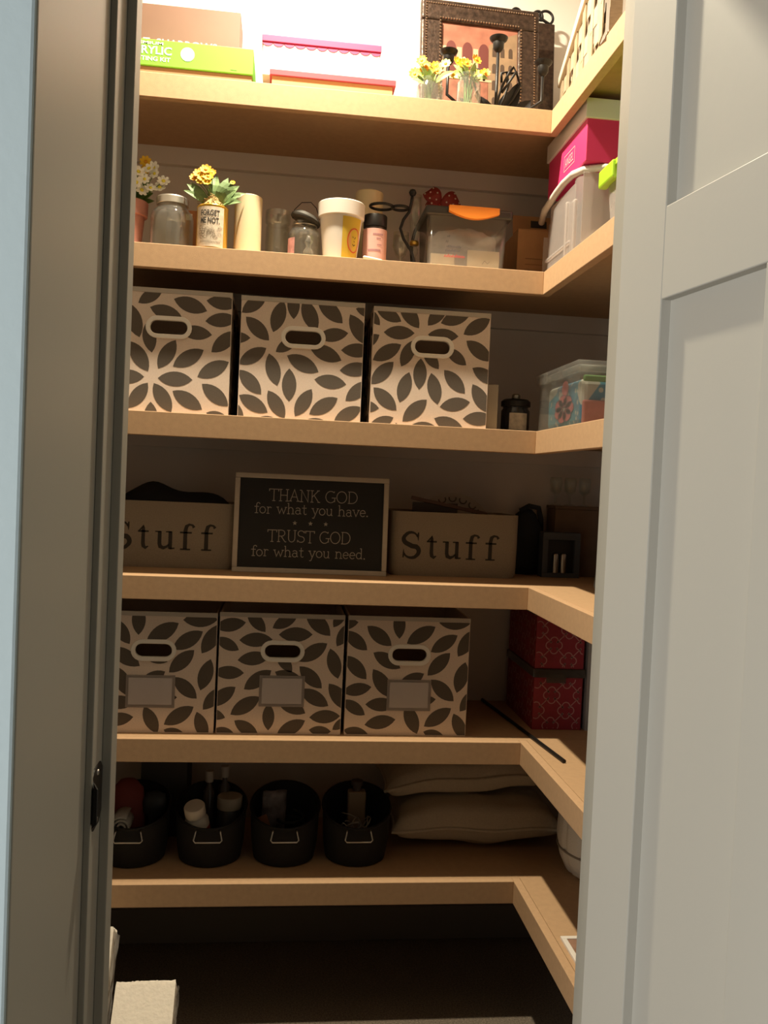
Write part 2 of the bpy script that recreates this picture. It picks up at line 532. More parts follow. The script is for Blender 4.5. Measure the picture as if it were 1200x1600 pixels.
def leaf_box(key, cx, y, z, w, h, d, hz, label, lab_card, sc=1.0):
    root = thing('storage_box', label, 'storage box', (cx, y, z), group='leaf-print storage boxes')
    hx = .002
    t = .004
    # front panel with a real hand hole
    hole = stadium(hx, hz, .080, .031)
    angs = sorted(set([math.atan2(py - hz, px - hx) for px, py in hole] +
                      [math.atan2(qy - hz, qx - hx) for qx in (-w / 2, w / 2) for qy in (0, h)]))
    def ray_hit(a, pts):
        best = None
        dx, dy = math.cos(a), math.sin(a)
        for i in range(len(pts)):
            (ax, ay), (bx, by) = pts[i], pts[(i + 1) % len(pts)]
            ex, ey = bx - ax, by - ay
            den = dx * ey - dy * ex
            if abs(den) < 1e-12: continue
            s = ((ax - hx) * ey - (ay - hz) * ex) / den
            u = ((ax - hx) * dy - (ay - hz) * dx) / den
            if s > 0 and -1e-6 <= u <= 1 + 1e-6 and (best is None or s < best): best = s
        return (hx + dx * best, hz + dy * best)
    rect = [(-w / 2, 0), (w / 2, 0), (w / 2, h), (-w / 2, h)]
    ri = [ray_hit(a, hole) for a in angs]; ro = [ray_hit(a, rect) for a in angs]
    n = len(angs)
    vs = [(p[0], 0, p[1]) for p in ri] + [(p[0], 0, p[1]) for p in ro] + [(p[0], t, p[1]) for p in ri] + [(p[0], t, p[1]) for p in ro]
    fs = []
    for i in range(n):
        j = (i + 1) % n
        fs += [(i, j, n + j, n + i), (2 * n + i, 3 * n + i, 3 * n + j, 2 * n + j), (i, 2 * n + i, 2 * n + j, j), (n + i, n + j, 3 * n + j, 3 * n + i)]
    MB().add(vs, fs).obj('front_panel', FABRIC, root)
    for sx in (-1, 1):
        x = sx * (w / 2 - t / 2)
        MB().box(x - t / 2, x + t / 2, t, d, 0, h).obj('side_panel', FABRIC, root, bevel=.0008)
    MB().box(-w / 2 + t, w / 2 - t, d - t, d, 0, h).obj('back_panel', FABRIC, root)
    MB().box(-w / 2 + t, w / 2 - t, t, d - t, 0, t).obj('bottom_panel', FABRIC, root)
    MB().box(-w / 2 - .0006, w / 2 + .0006, -.0012, -.0001, h - .009, h + .0008).obj('hem', FABRIC2, root, bevel=.0004)
    # printed leaves
    hc = stadium(hx, hz, .090, .042, 6)
    b = MB()
    for q in LEAVES[key].split():
        x1, y1, x2, y2 = (sc * float(k) / 1000 for k in q.split(','))
        p = clip_rect(leaf_poly(x1, y1, x2, y2), -w / 2 + .001, w / 2 - .001, .002, h - .0095)
        if not p: continue
        for piece in subtract(p, hc):
            b.add([(px, -.0003, py) for px, py in piece], [tuple(range(len(piece)))])
    b.obj('leaf_print', LEAFP, root)
    r2 = random.Random(key)
    sides = {-1: MB(), 1: MB()}                    # the same print goes round the sides
    for k in range(34):
        a = r2.uniform(0, 6.28); L_ = r2.uniform(.05, .062)
        u, v = (k % 5) * .055 + r2.uniform(0, .02) + .02, (k // 5) * .04 + r2.uniform(0, .015)
        p = clip_rect(leaf_poly(u - math.cos(a) * L_ / 2, v - math.sin(a) * L_ / 2, u + math.cos(a) * L_ / 2, v + math.sin(a) * L_ / 2, .40), .008, d - .004, .003, h - .01)
        if p:
            for sx in (-1, 1):
                x = sx * (w / 2 + .0003)
                sides[sx].add([(x, u_, v_) for u_, v_ in p], [tuple(range(len(p)))])
    for sx in (-1, 1):
        sides[sx].obj('side_leaf_print', LEAFP, root)
    # grommet
    ou, iu = stadium(hx, hz, .0965, .0475, 10), stadium(hx, hz, .0775, .0285, 10)
    n = len(ou)
    vs = [(p[0], -.0045, p[1]) for p in ou] + [(p[0], -.0045, p[1]) for p in iu] + [(p[0], .0, p[1]) for p in ou] + [(p[0], .007, p[1]) for p in iu]
    fs = []
    for i in range(n):
        j = (i + 1) % n
        fs += [(i, j, n + j, n + i), (i, 2 * n + i, 2 * n + j, j), (n + i, n + j, 3 * n + j, 3 * n + i), (2 * n + i, 3 * n + i, 3 * n + j, 2 * n + j)]
    part_label(MB().add(vs, fs).obj('handle_grommet', WHITEP, root, bevel=.0018), 'white oval plastic hand-hole rim')
    if lab_card:
        x0, x1, z0, z1 = lab_card
        c = part_label(MB().box(x0, x1, -.0022, -.0005, z0, z1).obj('label_pocket', clear('label_film', (0.95, 0.93, 0.9), gloss=.12, rough=.2, opaque=.85, ocol=(.60, .54, .50)), root, bevel=.0006), 'clear pocket with blank label card')
        MB().box(x0 + .006, x1 - .006, -.0028, -.0023, z0 + .007, z1 - .006).obj('label_card', LABELP, c)
    return root

leaf_box('b1', -.8022, .036, S[2], .265, .262, .30, .181, 'leaf-print fabric storage box beside the left jamb, leftmost on the third shelf', None, 1.017)
leaf_box('b2', -.5176, .036, S[2], .265, .259, .30, .177, 'leaf-print fabric storage box without label card, middle one on the third shelf', None, 1.017)
leaf_box('b3', -.2350, .036, S[2], .260, .255, .30, .174, 'leaf-print fabric storage box without label card, nearest the floral plastic tub', None, 1.017)
leaf_box('b4', -.811, .045, S[4], .270, .263, .30, .180, 'leaf-print fabric storage box with label card, leftmost on the fifth shelf', (-.054, .050, .055, .126))
leaf_box('b5', -.5345, .045, S[4], .272, .266, .30, .1835, 'leaf-print fabric storage box with label card, middle one on the fifth shelf', (-.046, .053, .061, .130))
leaf_box('b6', -.2535, .045, S[4], .274, .266, .30, .1815, 'leaf-print fabric storage box with label card, nearest the red patterned boxes', (-.045, .054, .056, .126))

pk = thing('paper_bundle', 'pale papers glimpsed through the hand hole of the leftmost third-shelf box', 'papers', (-.80, .085, S[2] + .0045))
for k, (x, a) in enumerate(((-.03, 18), (.0, 14), (.022, -10))):
    MB().box(-.006, .006, -.03, .05, 0, .175 - .006 * k, T(x, 0, 0) @ RY(a)).obj('sheet', mat('pale_paper_%d' % k, ((.6, .5, .46), (.72, .6, .6), (.8, .74, .68))[k], .7), pk)

# ------------------------------------------------------------------ lettering drawn in strokes
def serif(x, y, w=.24):
    return [(x - w / 2, y), (x + w / 2, y)]

G = {
 'T': (.74, [[(.02, .82), (.02, 1), (.72, 1), (.72, .82)], [(.37, 1), (.37, 0)], serif(.37, 0)]),
 'H': (.78, [[(.14, 0), (.14, 1)], [(.64, 0), (.64, 1)], [(.14, .5), (.64, .5)], serif(.14, 0), serif(.14, 1), serif(.64, 0), serif(.64, 1)]),
 'A': (.80, [[(.10, 0), (.40, 1), (.70, 0)], [(.22, .36), (.58, .36)], serif(.10, 0), serif(.70, 0)]),
 'N': (.80, [[(.15, 0), (.15, 1), (.65, 0), (.65, 1)], serif(.15, 0), serif(.08, 1, .16), serif(.65, 1)]),
 'K': (.78, [[(.15, 0), (.15, 1)], [(.62, 1), (.15, .42)], [(.30, .60), (.66, 0)], serif(.15, 0), serif(.15, 1), serif(.62, 1, .2), serif(.68, 0, .2)]),
 'G': (.84, [arc(.42, .5, .38, .5, 48, 325, 16), [(.50, .42), (.84, .42)], [(.73, .42), (.73, .08)], [(.67, .87), (.70, 1.0)]]),
 'O': (.86, [arc(.43, .5, .38, .5, 0, 360, 20)]),
 'D': (.84, [[(.15, 0), (.15, 1)], [(.05, 1), (.30, 1)] + arc(.36, .5, .40, .5, 90, -90, 12) + [(.05, 0)]]),
 'R': (.78, [[(.15, 0), (.15, 1)], [(.05, 1), (.35, 1)] + arc(.38, .74, .25, .26, 90, -90, 8) + [(.15, .48)], [(.34, .48), (.66, 0), (.76, 0)], serif(.15, 0)]),
 'U': (.80, [[(.15, 1), (.15, .32)] + arc(.40, .32, .25, .32, 180, 360, 8) + [(.65, 1)], serif(.15, 1), serif(.65, 1)]),
 'S': (.68, [arc(.34, .75, .25, .25, 25, 270, 10) + arc(.34, .25, .27, .25, 90, -155, 10)[1:], [(.58, .80), (.60, 1.0)], [(.08, .2), (.06, 0)]]),
 'f': (.44, [arc(.36, .82, .14, .18, 15, 180, 7) + [(.22, 0)], [(.04, .62), (.42, .62)], serif(.22, 0, .28)]),
 'o': (.58, [arc(.29, .31, .24, .31, 0, 360, 16)]),
 'r': (.50, [[(.05, .62), (.16, .62), (.16, 0)], [(.16, .40)] + arc(.32, .40, .16, .22, 160, 40, 6), serif(.16, 0)]),
 'w': (.86, [[(.08, .62), (.26, 0), (.43, .52), (.60, 0), (.78, .62)], serif(.08, .62, .2), serif(.78, .62, .2)]),
 'h': (.66, [[(.04, 1), (.14, 1), (.14, 0)], [(.14, .38)] + arc(.33, .38, .19, .24, 170, 0, 7) + [(.52, 0)], serif(.14, 0), serif(.52, 0)]),
 'a': (.60, [arc(.27, .46, .18, .16, 160, 20, 6) + [(.45, .08), (.56, .02)], arc(.27, .19, .19, .19, 50, 330, 10), [(.40, .34), (.45, .36)]]),
 't': (.44, [[(.20, .92), (.20, .14)] + arc(.31, .14, .11, .14, 180, 330, 5), [(.03, .62), (.40, .62)]]),
 'y': (.62, [[(.10, .62), (.31, .05)], [(.54, .62), (.26, -.22)] + arc(.17, -.24, .09, .09, 20, -150, 5), serif(.10, .62, .2), serif(.54, .62, .2)]),
 'u': (.66, [[(.04, .62), (.14, .62), (.14, .2)] + arc(.31, .2, .17, .2, 180, 330, 6) + [(.50, .30)], [(.40, .62), (.50, .62), (.50, .02), (.60, 0)]]),
 'v': (.60, [[(.08, .62), (.30, 0), (.52, .62)], serif(.08, .62, .2), serif(.52, .62, .2)]),
 'e': (.56, [[(.06, .32), (.50, .34)] + arc(.28, .31, .22, .31, 10, 320, 12)]),
 'n': (.66, [[(.04, .62), (.14, .62), (.14, 0)], [(.14, .38)] + arc(.33, .38, .19, .24, 170, 0, 7) + [(.52, 0)], serif(.14, 0), serif(.52, 0)]),
 'd': (.64, [arc(.27, .30, .21, .30, 40, 330, 12), [(.36, 1), (.48, 1), (.48, .02), (.58, 0)]]),
 '.': (.26, [arc(.1, .05, .035, .035, 0, 360, 6)]),
 ' ': (.38, []),
}

def chalk_line(text, x0, x1, base, cap, width):
    tot = sum(G[c][0] for c in text)
    k = (x1 - x0) / tot
    b, x = MB(), x0
    j = random.Random(text)
    for c in text:
        w, strokes = G[c]
        dy = j.uniform(-.02, .02)
        for st_ in strokes:
            b.ribbon([(x + p[0] * k, base + (p[1] + dy) * cap) for p in st_], width, front(-.0006))
        x += w * k
    return b

# chalkboard sign leaning on the two canvas bins
SW, SH = .354, .2275
sg = thing('chalkboard_sign', 'black chalkboard sign in a pale frame with hand-lettered thank and trust lines', 'sign', (-.478, .131, S[3]), rot=(R(-4.5), 0, 0))
FW = .0115
for nm, bx in (('frame_rail', (-SW / 2, SW / 2, 0, .016, 0, FW)), ('frame_rail', (-SW / 2, SW / 2, 0, .016, SH - FW, SH)),
               ('frame_stile', (-SW / 2, -SW / 2 + FW, 0, .016, FW, SH - FW)), ('frame_stile', (SW / 2 - FW, SW / 2, 0, .016, FW, SH - FW))):
    MB().box(*bx).obj(nm, SIGNF, sg, bevel=.002)
bd = MB().box(-SW / 2 + FW - .001, SW / 2 - FW + .001, .006, .012, FW - .001, SH - FW + .001).obj('board', CHALKB, sg)
IW, IH = SW - 2 * FW, SH - 2 * FW
def sx_(u): return -IW / 2 + u * IW
def sz_(v): return SH - FW - v * IH
ROT = T(0, .0058, 0)
for txt, u0, u1, v, cap in (('THANK GOD', .20, .82, .245, .130), ('for what you have.', .10, .90, .390, .115), ('TRUST GOD', .20, .78, .705, .130), ('for what you need.', .09, .89, .870, .115)):
    bb = chalk_line(txt, sx_(u0), sx_(u1), sz_(v), cap * IH, .0017)
    bb.v = [ROT @ p for p in bb.v]
    bb.obj('lettering', CHALK, sg)
for u in (.385, .493, .60):
    pts = []
    for i in range(10):
        r_ = (.0056 if i % 2 == 0 else .0024)
        a = math.pi / 2 + i * math.pi / 5
        pts.append((sx_(u) + r_ * math.cos(a), .0052, sz_(.49) + r_ * math.sin(a)))
    MB().add(pts + [(sx_(u), .0052, sz_(.49))], [(i, (i + 1) % 10, 10) for i in range(10)]).obj('star', CHALK, sg)

# bold roman letters of the canvas bins, unit = height of the S
def heavy(b, x, z, k, ch):
    M_ = lambda pts: [(x + p[0] * k, z + p[1] * k) for p in pts]
    F = front(-.0006)
    W = lambda ws: [q * k for q in ws]
    if ch == 'S':
        p = arc(.36, .77, .26, .23, 15, 130, 6) + arc(.30, .74, .24, .20, 150, 235, 5) + [(.40, .46)] + arc(.42, .26, .26, .22, 55, -45, 6) + arc(.38, .24, .30, .24, -60, -165, 6)
        n = len(p)
        ws = [.07 + .115 * math.sin(math.pi * min(1, max(0, (i - 2) / (n - 5)))) for i in range(n)]
        b.ribbon(M_(p), W(ws), F)
        b.ribbon(M_([(.64, .68), (.63, .86), (.64, 1.0)]), W([.015, .07, .05]), F)
        b.ribbon(M_([(.07, .34), (.08, .14), (.06, .0)]), W([.015, .08, .05]), F)
    elif ch == 't':
        b.ribbon(M_([(.20, .90), (.20, .78), (.20, .20), (.22, .10), (.30, .03), (.40, .10)]), W([.02, .12, .14, .14, .09, .03]), F)
        b.ribbon(M_([(.0, .66), (.40, .66)]), .065 * k, F)
        b.ribbon(M_([(.04, .67), (.20, .86)]), .05 * k, F)
    elif ch == 'u':
        b.ribbon(M_([(.17, .68), (.17, .22), (.20, .10), (.32, .05), (.44, .10), (.54, .20)]), W([.14, .14, .14, .12, .08, .05]), F)
        b.ribbon(M_([(.57, .68), (.57, .02)]), .14 * k, F)
        b.ribbon(M_([(.0, .665), (.22, .665)]), .05 * k, F)
        b.ribbon(M_([(.40, .665), (.62, .665)]), .05 * k, F)
        b.ribbon(M_([(.54, .03), (.74, .05)]), W([.06, .05]), F)
    elif ch == 'f':
        b.ribbon(M_([(.20, .02), (.20, .72), (.24, .90), (.34, .97), (.46, .95), (.52, .86)]), W([.145, .145, .13, .08, .07, .12]), F)
        b.ribbon(M_([(.0, .66), (.44, .66)]), .065 * k, F)
        b.ribbon(M_([(.02, .02), (.40, .02)]), .055 * k, F)

def canvas_bin(cx, label):
    root = thing('canvas_bin', label, 'canvas bin', (cx, .165, S[3]), group='linen bins lettered Stuff')
    w, d, h, t = .310, .185, .152, .004
    ring = []
    def rr(w_, d_, r=.02, n=4):
        return (arc(w_ / 2 - r, -d_ / 2 + r, r, r, -90, 0, n) + arc(w_ / 2 - r, d_ / 2 - r, r, r, 0, 90, n)
                + arc(-w_ / 2 + r, d_ / 2 - r, r, r, 90, 180, n) + arc(-w_ / 2 + r, -d_ / 2 + r, r, r, 180, 270, n))
    levels = [(w - .012, d - .012, 0.0), (w - .002, d - .002, .012), (w, d, .07), (w, d, h), (w - 2 * t, d - 2 * t, h), (w - 2 * t, d - 2 * t, .008)]
    vs, fs = [], []
    n = None
    for w_, d_, z in levels:
        q = rr(w_, d_); n = len(q)
        vs += [(x, y + d / 2, z) for x, y in q]
    for j in range(len(levels) - 1):
        for i in range(n):
            k = (i + 1) % n
            fs.append((j * n + i, j * n + k, (j + 1) * n + k, (j + 1) * n + i))
    fs += [tuple(range(n - 1, -1, -1)), tuple(range((len(levels) - 1) * n, len(levels) * n))]
    MB().add(vs, fs).obj('bin_body', LINEN, root, smooth='auto')
    b = MB()
    for ch, x in (('S', -.127), ('t', -.068), ('u', -.0295), ('f', .026), ('f', .0735)):
        heavy(b, x, .043, .060, ch)
    part_label(b.obj('lettering', INK, root), 'bold dark word reading Stuff')
    hb = MB()
    for sx in (-1, 1):
        hb.tube([(sx * (w / 2 + .001), .06, .11), (sx * (w / 2 + .007), .07, .095), (sx * (w / 2 + .008), .095, .088), (sx * (w / 2 + .007), .12, .095), (sx * (w / 2 + .001), .13, .11)], .004, 6)
    hb.obj('rope_handle', mat('pale_rope', (.6, .54, .44), .9, bump=.5, bscale=500), root, smooth=True)
    return root

canvas_bin(-.136, 'beige linen bin lettered Stuff, right of the chalkboard sign')
canvas_bin(-.802, 'beige linen bin lettered Stuff, left of the chalkboard sign by the jamb')

# contents of the bins
DARKC = mat('dark_cloth', (.018, .017, .018), .9, bump=.4, bscale=120)
b = MB()
n = 24
def hump(x):
    return .166 + .027 * math.exp(-((x + .850) / .045) ** 2) + .008 * math.exp(-((x + .70) / .09) ** 2)
vs, fs = [], []
for i in range(n + 1):
    x = -.945 + i * (.280 / n)
    for j, (dy, k) in enumerate(((.008, .3), (.03, .86), (.07, 1), (.12, .95), (.155, .3))):
        vs.append((x, .165 + dy + .008, S[3] + .02 + (hump(x) - .02) * k * (1 - .25 * (abs(i - n / 2) / (n / 2)) ** 6)))
for i in range(n):
    for j in range(4):
        fs.append((i * 5 + j, i * 5 + j + 1, i * 5 + j + 6, i * 5 + j + 5))
cl = MB().add(vs, fs).obj('folded_cloth', DARKC, smooth=True, solid=.006)
tag(cl, 'dark bundled cloth humped above the left linen bin', 'cloth')

pl = thing('party_plate', 'pale round plate with printed ring border poking out of the right linen bin', 'plate', (-.125, .270, S[3] + .100), rot=(R(78), 0, 0))
PLATE = mat('pale_plate', (.46, .40, .33), .6)
MB().lathe([(.001, 0), (.055, 0), (.075, .004), (.100, .010), (.100, .012), (.074, .006), (.054, .002), (.001, .002)], 40).obj('dish', PLATE, pl, smooth='auto')
b = MB()
for i in range(20):
    a = i / 20 * 2 * math.pi
    cx, cy = .086 * math.cos(a), .086 * math.sin(a)
    b.ribbon(arc(cx, cy, .009, .009, 0, 360, 12), .003, None, .0095)
b.obj('ring_border', mat('brown_print', (.10, .075, .05), .7), pl)
bk = thing('wooden_tray', 'thin dark wooden tray slanting out of the right linen bin', 'tray', (-.205, .215, S[3] + .012), rot=(0, R(0), 0))
MB().box(-.030, .080, -.006, .0, 0, .162, RY(0) @ Matrix.Shear('XZ', 4, (0, 0))).obj('tray_face', mat('dark_tray', (.05, .03, .02), .5), bk)
MB().box(-.034, .155, -.010, .002, -.004, .005, T(-.0, 0, .166) @ RY(10)).obj('tray_rim', mat('reddish_wood', (.13, .06, .035), .45), bk, bevel=.0015)

nb = thing('navy_bag', 'dark navy cloth bag slumped behind the right linen bin', 'bag', (.079, .322, S[3]))
NAVY = mat('navy_cloth', (.022, .027, .033), .85, bump=.5, bscale=90)
MB().lathe([(.001, 0), (.045, 0), (.055, .03), (.053, .08), (.040, .12), (.026, .152), (.012, .165), (.001, .167)], 24, sx=1, sy=.8,
           wob=lambda a, z: 1 + .06 * math.sin(3 * a + z * 40) + .04 * math.sin(7 * a)).obj('bag_body', NAVY, nb, smooth=True)
MB().tube([(-.02, -.01, .160), (.0, -.02, .174), (.025, -.02, .170), (.035, -.01, .14), (.04, -.0, .10)], .007, 8).obj('strap', NAVY, nb, smooth=True)

# ------------------------------------------------------------------ fourth shelf, right end
cb = thing('candle_box', 'dark blue-grey gift box with a framed window at the shelf corner', 'box', (.147, .232, S[3]))
BLUEB = mat('blue_grey_card', (.075, .085, .10), .55, noise=.08, nscale=30)
MB().box(-.048, .048, .012, .038, 0, .112).obj('box_body', BLUEB, cb, bevel=.001)
for bx in ((-.048, .048, 0, .012, .094, .112), (-.048, .048, 0, .012, 0, .012), (-.048, -.034, 0, .012, .012, .094), (.034, .048, 0, .012, .012, .094)):
    MB().box(*bx).obj('window_frame', BLUEB, cb, bevel=.0008)
MB().box(-.034, .034, .0108, .0119, .012, .094).obj('backing', mat('dark_backing', (.02, .019, .018), .5), cb)
for x in (-.014, .006):
    MB().lathe([(.001, 0), (.008, 0), (.008, .044), (.006, .047), (.001, .047)], 14, T(x, .003, .0125)).obj('silver_tube', mat('dull_silver', (.5, .46, .40), .3, metal=1), cb, smooth='auto')

gb = thing('gift_carton', 'dark brown carton at the back of the right shelf run under glassware', 'box', (.246, .278, S[3]))
CARD = mat('brown_card', (.17, .11, .07), .8, noise=.1, nscale=25)
MB().box(-.105, .105, 0, .070, 0, .170).obj('carton_body', CARD, gb, bevel=.001)
MB().box(-.107, .107, -.002, .072, .1705, .178).obj('carton_lid', CARD, gb, bevel=.001)
for i, x in enumerate((.150, .188, .226)):
    gz = thing('goblet', ['small clear glass at the left end of the brown carton top', 'small clear glass in the middle of the brown carton top', 'small clear glass at the right end of the brown carton top'][i], 'glass', (x, .312, S[3] + .1785), group='glassware on the carton')
    MB().lathe([(.001, 0), (.014, 0), (.014, .002), (.003, .005), (.003, .026), (.014, .036), (.016, .062), (.014, .072), (.0125, .072), (.0145, .062), (.012, .038), (.001, .030)], 20).obj('bowl_and_stem', GLASS, gz, smooth=True)

gp = thing('grey_pouch', 'pale grey soft pouch beside the dark gift box on the right shelf run', 'pouch', (.265, .085, S[3]))
MB().lathe([(.001, 0), (.045, 0), (.056, .02), (.052, .07), (.042, .105), (.03, .122), (.012, .130), (.001, .131)], 24, wob=lambda a, z: 1 + .05 * math.sin(4 * a + 30 * z)).obj('pouch_body', mat('grey_cloth', (.30, .28, .26), .9, bump=.4, bscale=120), gp, smooth=True)
bz = thing('black_bag', 'small black bag on the right shelf run, mostly behind the door jamb', 'bag', (.150, -.145, S[3]))
MB().lathe([(.001, 0), (.038, 0), (.048, .02), (.046, .08), (.034, .13), (.012, .16), (.001, .162)], 24, sx=1.0, sy=1.3, wob=lambda a, z: 1 + .05 * math.sin(3 * a + 25 * z)).obj('bag_body', mat('black_cloth', (.012, .012, .012), .8, bump=.4, bscale=100), bz, smooth=True)

# ------------------------------------------------------------------ fifth shelf, right end: red boxes with a quatrefoil print
RED = mat('deep_red_card', (.30, .022, .035), .6, noise=.05, nscale=60)
REDL = mat('pale_red_line_print', (.52, .26, .24), .7)
GREYL = clear('smoke_plastic', (.62, .60, .55), gloss=.25, rough=.15, opaque=.35, ocol=(.35, .32, .28))

def quatrefoil(b, x0, x1, z0, z1, ox, oz, P, M):
    """outline lattice of four-lobed flowers joined by crossing diagonals, cut to the face"""
    wd = .0024
    def put(pts):
        run = []
        for p in pts + [None]:
            if p is not None and x0 < p[0] < x1 and z0 < p[1] < z1:
                run.append(p)
            else:
                if len(run) > 1: b.ribbon(run, wd, M)
                run = []
    for i in range(-6, 8):
        for j in range(-6, 8):
            cx, cz = ox + i * P / 2, oz + j * P / 2
            if (i + j) % 2: continue
            r = P * .115
            for q in range(4):
                a = q * 90
                dx, dz = math.cos(R(a)) * r * 1.1, math.sin(R(a)) * r * 1.1
                put(arc(cx + dx * 1.15, cz + dz * 1.15, r * 1.1, r * 1.1, a - 128, a + 128, 26))
                a2 = a + 45
                put([(cx + math.cos(R(a2)) * P * t, cz + math.sin(R(a2)) * P * t) for t in (.12, .16, .20, .24, .28, .32, .36)])
    return b

def red_box(z, h, label):
    root = thing('photo_box', label, 'storage box', (.055, .105, z), group='red quatrefoil boxes')
    w, d = .118, .240
    MB().box(0, w, 0, d, 0, h - .0005).obj('box_body', RED, root, bevel=.001)
    quatrefoil(MB(), .002, w - .002, .003, h - .003, .044, .082 if z < S[4] + .01 else .055, .072, front(-.0005)).obj('front_print', REDL, root)
    quatrefoil(MB(), -d + .002, -.002, .003, h - .003, -.03, .082, .072, Matrix(((0, 0, 1, -.0005), (1, 0, 0, d), (0, 1, 0, 0), (0, 0, 0, 1))) @ T(0, 0, 0)).obj('side_print', REDL, root)
    lid = MB().box(-.004, w + .004, -.005, d + .003, h, h + .020).obj('lid', GREYL, root, bevel=.002)
    MB().box(.028, .075, -.0065, -.0052, h - .012, h + .010).obj('latch', GREYL, lid, bevel=.0006)
    return root
red_box(S[4], .124, 'red quatrefoil-print box resting on the fifth shelf, lower of the pair')
red_box(S[4] + .1445, .124, 'red quatrefoil-print box stacked on top of the other red one')
bx = thing('grey_binder', 'grey and white upright binder squeezed right of the red printed boxes', 'binder', (.182, .10, S[4]))
MB().box(0, .008, 0, .24, 0, .225).obj('cover', mat('grey_board', (.33, .31, .29), .6), bx, bevel=.001)
MB().box(.0085, .024, .004, .236, .002, .220).obj('pages', mat('white_pages', (.62, .59, .54), .8, noise=.1, nscale=400, stretch=(20, .1, .1)), bx)
MB().box(.0245, .032, 0, .24, 0, .225).obj('cover', mat('grey_board', (.33, .31, .29), .6), bx, bevel=.001)
rd = MB().tube([(-.004, .365, .0), (.025, .11, .0), (.053, -.142, .0)], .0042, 8).obj('black_rod', BLACK, loc=(0, 0, S[4] + .0044), smooth='auto')
tag(rd, 'thin black rod lying across the fifth shelf towards the aisle', 'rod')

# ------------------------------------------------------------------ lowest shelf: black baskets
def basket(cx, label):
    root = thing('round_basket', label, 'basket', (cx, .145, S[5]), group='round black baskets')
    prof = [(.064, 0), (.070, .004), (.076, .05), (.078, .10), (.079, .140), (.080, .146)]
    bb = MB().shell(prof, .004, 40)
    hr = lambda x, y: (.119 + .028 * y / .08) / .146          # rim dips towards the front
    bb.v = [Vector((p.x, p.y, p.z * hr(p.x, p.y))) for p in bb.v]
    bb.obj('basket_body', BLACKM, root, smooth='auto')
    MB().tube([(.079 * math.cos(a), .079 * math.sin(a), .119 + .028 * .079 / .08 * math.sin(a)) for a in [i / 40 * 6.2832 for i in range(40)]], .0032, 8, True).obj('rim', BLACK, root, smooth=True)
    b = MB()
    b.tube([(-.026, -.0775, .089), (-.027, -.083, .087), (-.031, -.087, .070), (-.027, -.088, .066), (.027, -.088, .066), (.031, -.087, .070), (.027, -.083, .087), (.026, -.0775, .089)], .0017, 8)
    part_label(b.obj('wire_handle', STEEL, root, smooth=True), 'silver wire drop handle')
    return root
basket(-.852, 'round black basket with silver handle beside the left jamb')
basket(-.680, 'round black basket holding a white-capped bottle, second from the jamb')
basket(-.511, 'round black basket holding a crumpled packet, third from the jamb')
basket(-.345, 'round black basket holding a tan pump bottle, beside the pillows')

zb = S[5] + .0045
def bottle(name, label, loc, prof, m, cap=None, cm=None, rot=None, cat='bottle', group=None):
    t = thing(name, label, cat, loc, rot=rot, group=group)
    MB().lathe(prof, 24).obj('bottle_body', m, t, smooth='auto')
    if cap:
        MB().lathe(cap, 24).obj('cap', cm, t, smooth='auto')
    return t
PILLW = mat('white_bottle', (.72, .66, .56), .4)
t = bottle('pill_bottle', 'white pill bottle with ribbed cap tilted in the second basket', (-.702, .130, zb + .036), [(.001, 0), (.026, 0), (.027, .004), (.027, .060), (.020, .072), (.019, .076)], PILLW,
           [(.0225, .076), (.0235, .078), (.0235, .098), (.0215, .101), (.001, .101)], mat('cream_cap', (.74, .66, .54), .45), rot=(R(20), R(-8), 0))
MB().lathe([(.0273, .012), (.0275, .014), (.0275, .046), (.0273, .048)], 24).obj('red_label', mat('red_label', (.42, .05, .03), .6), t, smooth='auto')
bottle('dark_jar', 'dark jar with a wide beige lid in the second basket', (-.640, .165, zb), [(.001, 0), (.026, 0), (.027, .004), (.027, .092), (.023, .100)], mat('dark_jar_body', (.05, .048, .045), .35),
       [(.0285, .1005), (.029, .102), (.029, .126), (.027, .128), (.001, .128)], mat('beige_lid', (.40, .35, .27), .5), cat='jar')
for x, y, h, lab in ((-.690, .190, .178, 'slim spray bottle with pale cap at the back of the second basket'), (-.655, .200, .186, 'slim dark bottle with white cap at the back of the second basket')):
    bottle('spray_bottle', lab, (x, y, zb), [(.001, 0), (.013, 0), (.0135, .004), (.0135, h - .05), (.006, h - .035), (.006, h - .026)], mat('dark_amber', (.06, .045, .035), .3),
           [(.0095, h - .0255), (.0095, h), (.001, h + .001)], mat('pale_cap', (.42, .37, .32), .5), group='slim bottles in the second basket')
# first basket
t = thing('rolled_towel', 'small white rolled cloth showing its spiral end in the first basket', 'towel', (-.873, .112, zb + .084))
tn = 60
sp = [(.024 * (1 - .8 * i / tn) * math.cos(i / tn * 15.5 + 1), .024 * (1 - .8 * i / tn) * math.sin(i / tn * 15.5 + 1)) for i in range(tn + 1)]
vs = [(x, -.03, z) for x, z in sp] + [(x, .05, z) for x, z in sp]
MB().add(vs, [(i, i + 1, tn + 2 + i, tn + 1 + i) for i in range(tn)]).obj('rolled_cloth', mat('white_terry', (.50, .47, .41), .95, bump=.6, bscale=400), t, smooth=True, solid=.0042)
t = thing('red_pouch', 'dull red pouch at the back of the first basket', 'pouch', (-.872, .170, zb))
MB().lathe([(.001, 0), (.034, 0), (.040, .03), (.040, .10), (.034, .145), (.018, .163), (.001, .166)], 24, sy=.7, wob=lambda a, z: 1 + .04 * math.sin(3 * a + 20 * z)).obj('pouch_body', mat('dull_red_cloth', (.20, .035, .025), .8, bump=.3, bscale=150), t, smooth=True)
t = thing('hair_brush', 'dark rounded brush head leaning in the first basket', 'brush', (-.818, .145, zb), rot=(R(-8), R(4), 0))
